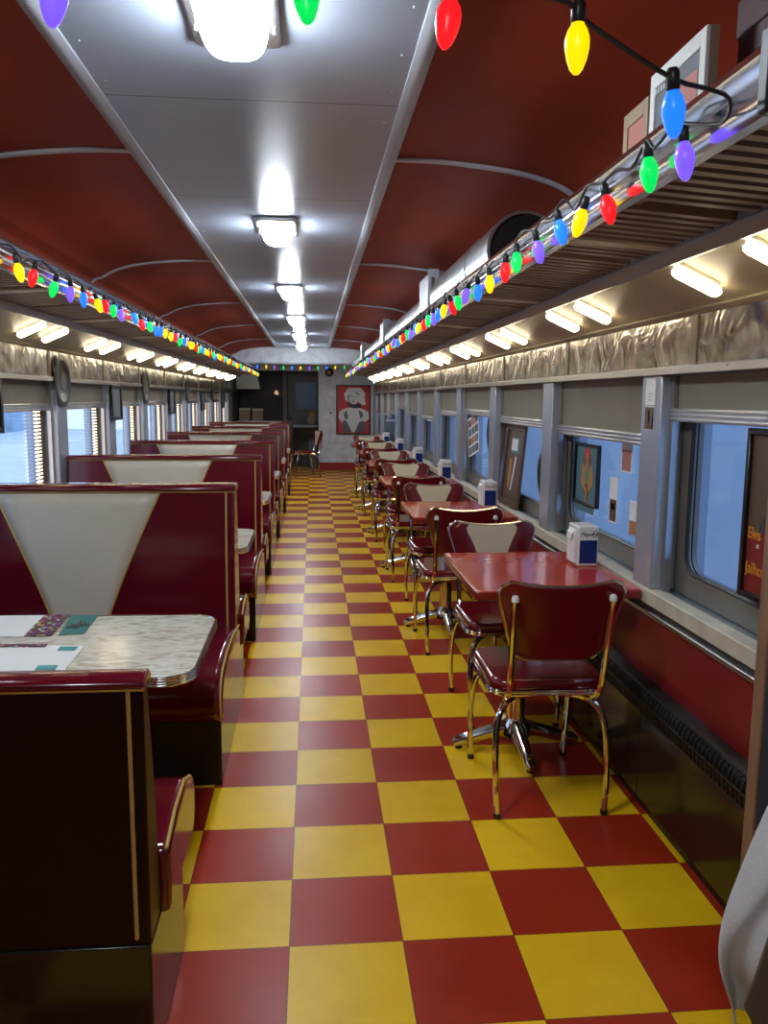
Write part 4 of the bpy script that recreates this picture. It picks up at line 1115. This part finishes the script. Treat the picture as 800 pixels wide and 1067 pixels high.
bm = bmnew(); add_prism(bm, [(-.22, 0), (.26, 0), (.26, .06), (.18, .36), (-.22, .36)], -.25, .25, 'xz'); obj('canopy', bm, M['cream'], r, bevel=.004)
bm = bmnew(); add_prism(bm, [(-.2, .361), (.1, .361), (.1, .579), (-.2, .579)], -.18, .18, 'xz'); obj('flue', bm, M['steel'], r, bevel=.004)
r = thing('wall_lamp', 'small warm lamp on the dark kitchen wall left of the door', 'lamp', (-.80, 18.3, 1.52), 0, None)
bm = bmnew(); add_lathe(bm, [(.03, 0), (.045, .02), (.035, .07), (.012, .085)], 16); obj('shade', bm, emit('dim_warm_lamp', (1, .55, .3), .25), r)
bm = bmnew(); add_box(bm, .05, .20, -.03, .03, -.08, .14); obj('wall_box', bm, M['black'], r, bevel=.005)
bm = bmnew(); add_box(bm, .0, .12, .0, .02, -.02, .02); obj('bracket', bm, M['steel'], r)
struct_w = sbox('wall_kitchen_partition', M['darkroom'], (XL, -.66, 18.36, 18.42, 0, 2.2), smooth=False)

# ------------------------------------------------------------------ right foreground: partition edge and hanging cloth
r = thing('partition', 'dark upright partition with orange brown edge at the right border of the photo', 'partition', (1.045, 1.73, 0), 0, None)
bm = bmnew(); add_box(bm, -.003, .125, -.02, .02, 0, 1.70); obj('panel', bm, M['wood_dark'], r, bevel=.002)
bm = bmnew(); add_box(bm, -.012, -.003, -.022, .022, 0, 1.70); obj('edge_strip', bm, M['wood_edge'], r, bevel=.004)
bm = bmnew(); add_box(bm, .008, .06, -.045, -.022, .95, .97); obj('hook', bm, M['steel'], r)
r = thing('hanging_cloth', 'pale grey cloth hanging in folds at the lower right corner', 'cloth', (1.03, 1.50, 0), 0, None)
bm = bmnew()
px = [(1.10, (835, 800, 880, 850)), ]
rows = []
# (z, x_left, x_right) outline in metres, wavy folds in y
outl = [(1.00, 1.050, 1.15), (.85, 1.020, 1.15), (.70, .970, 1.15), (.56, .910, 1.15), (.463, .877, 1.15), (.39, .848, 1.15), (.34, .837, 1.15), (.294, .834, 1.15), (.25, .848, 1.15), (.20, .868, 1.15), (.17, .875, 1.15), (.14, .88, 1.15)]
N = 28
for j, (z, a, b_) in enumerate(outl):
    row = []
    for i in range(N+1):
        t = i/N; x = a+(b_-a)*t; y = 1.45+.035*math.sin(t*15+z*3)+.018*math.sin(t*31+1.3*j*.4)-.02*t+ (0.12*max(0, z-.6))
        row.append(bm.verts.new((x-1.03, y-1.50, z+ .03*math.sin(t*9)*(z < .22))))
    rows.append(row)
for A, B_ in zip(rows, rows[1:]):
    for i in range(N): bm.faces.new([A[i], A[i+1], B_[i+1], B_[i]])
o = obj('cloth', bm, M['cloth'], r, angle=80); sm = o.modifiers.new('t', 'SOLIDIFY'); sm.thickness = .006; sb = o.modifiers.new('s', 'SUBSURF'); sb.levels = 1; sb.render_levels = 2
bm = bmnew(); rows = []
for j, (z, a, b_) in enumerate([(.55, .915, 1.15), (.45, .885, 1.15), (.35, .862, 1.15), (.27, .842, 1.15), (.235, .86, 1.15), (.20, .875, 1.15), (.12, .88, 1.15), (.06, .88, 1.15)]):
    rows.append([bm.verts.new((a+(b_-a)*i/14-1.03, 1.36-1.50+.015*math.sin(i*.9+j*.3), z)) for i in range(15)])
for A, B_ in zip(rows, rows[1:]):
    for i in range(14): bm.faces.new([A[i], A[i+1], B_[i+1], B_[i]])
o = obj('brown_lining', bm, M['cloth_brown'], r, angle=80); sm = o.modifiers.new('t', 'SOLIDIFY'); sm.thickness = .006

# ------------------------------------------------------------------ outside
def ground_mat():
    return mat('pale_frosty_ground', (.88, .89, .90), .9, var=.05, vscale=1.5)
sbox('ground_left', ground_mat(), (-40, XL-.25, -20, 50, -.62, -.5), smooth=False)
sbox('ground_right', ground_mat(), (XR+.25, 6, -20, 50, -.62, -.5), smooth=False)
bm = bmnew(); add_box(bm, 3.4, 3.6, -8, 40, -.5, 5.0)
o = struct('wall_outside', bm, mat('pale_blue_outer_wall', (.36, .47, .62), .6, var=.12, vscale=.8), smooth=False)
r = thing('building', 'long pale blue building seen blurred through the left windows', 'building', (-16, 12, -.5), 0, None)
bm = bmnew(); add_box(bm, -4, 0, -30, 40, 0, 4.2); obj('facade', bm, mat('blue_grey_siding', (.30, .42, .56), .7, var=.25, vscale=.6), r)
bm = bmnew(); add_prism(bm, [(-4.3, 4.2), (.4, 4.2), (-2, 5.6)], -30.2, 40.2, 'xz'); obj('roof', bm, mat('grey_roof', (.25, .28, .33), .8), r)
for k in range(12):
    bm = bmnew(); add_box(bm, .0, .06, -20+4.5*k, -18.4+4.5*k, 1.2, 3.0); f = obj('window', bm, M['white'], r)
    bm = bmnew(); add_box(bm, .061, .08, -19.88+4.5*k, -18.52+4.5*k, 1.32, 2.88); obj('pane', bm, mat('dusk_pane', (.10, .16, .25), .2) if k == 0 else bpy.data.materials['dusk_pane'], f)

w = bpy.data.worlds.new('World'); sc.world = w; w.use_nodes = True
t = w.node_tree; bg = t.nodes['Background']
tc = t.nodes.new('ShaderNodeTexCoord'); sx = t.nodes.new('ShaderNodeSeparateXYZ'); rp = t.nodes.new('ShaderNodeValToRGB')
t.links.new(tc.outputs['Generated'], sx.inputs[0]); t.links.new(sx.outputs['Z'], rp.inputs[0])
rp.color_ramp.elements[0].position = 0; rp.color_ramp.elements[0].color = (.66, .82, 1, 1)
rp.color_ramp.elements[1].position = .6; rp.color_ramp.elements[1].color = (.50, .68, .95, 1)
t.links.new(rp.outputs[0], bg.inputs['Color']); bg.inputs['Strength'].default_value = .85

# ------------------------------------------------------------------ camera
cam = bpy.data.cameras.new('Camera'); co = bpy.data.objects.new('Camera', cam); COL.objects.link(co)
cam.sensor_fit = 'HORIZONTAL'; cam.sensor_width = 36; cam.lens = 36*f_/800; cam.clip_start = .02; cam.clip_end = 200
c, s = math.cos(yw), math.sin(yw); cp, sp = math.cos(pt), math.sin(pt); cr, sr = math.cos(rl), math.sin(rl)
right = Vector((c, -s, 0)); fwd = Vector((s*cp, c*cp, -sp)); up = Vector((s*sp, c*sp, cp))
r2 = right*cr-up*sr; u2 = right*sr+up*cr
m = Matrix((r2, u2, -fwd)).transposed().to_4x4(); m.translation = Vector((0, 0, hh)); co.matrix_world = m
sc.camera = co
sc.view_settings.view_transform = 'Standard'; sc.view_settings.look = 'None'; sc.view_settings.gamma = 1
sc.view_settings.use_curve_mapping = False; sc.view_settings.exposure = 1.2
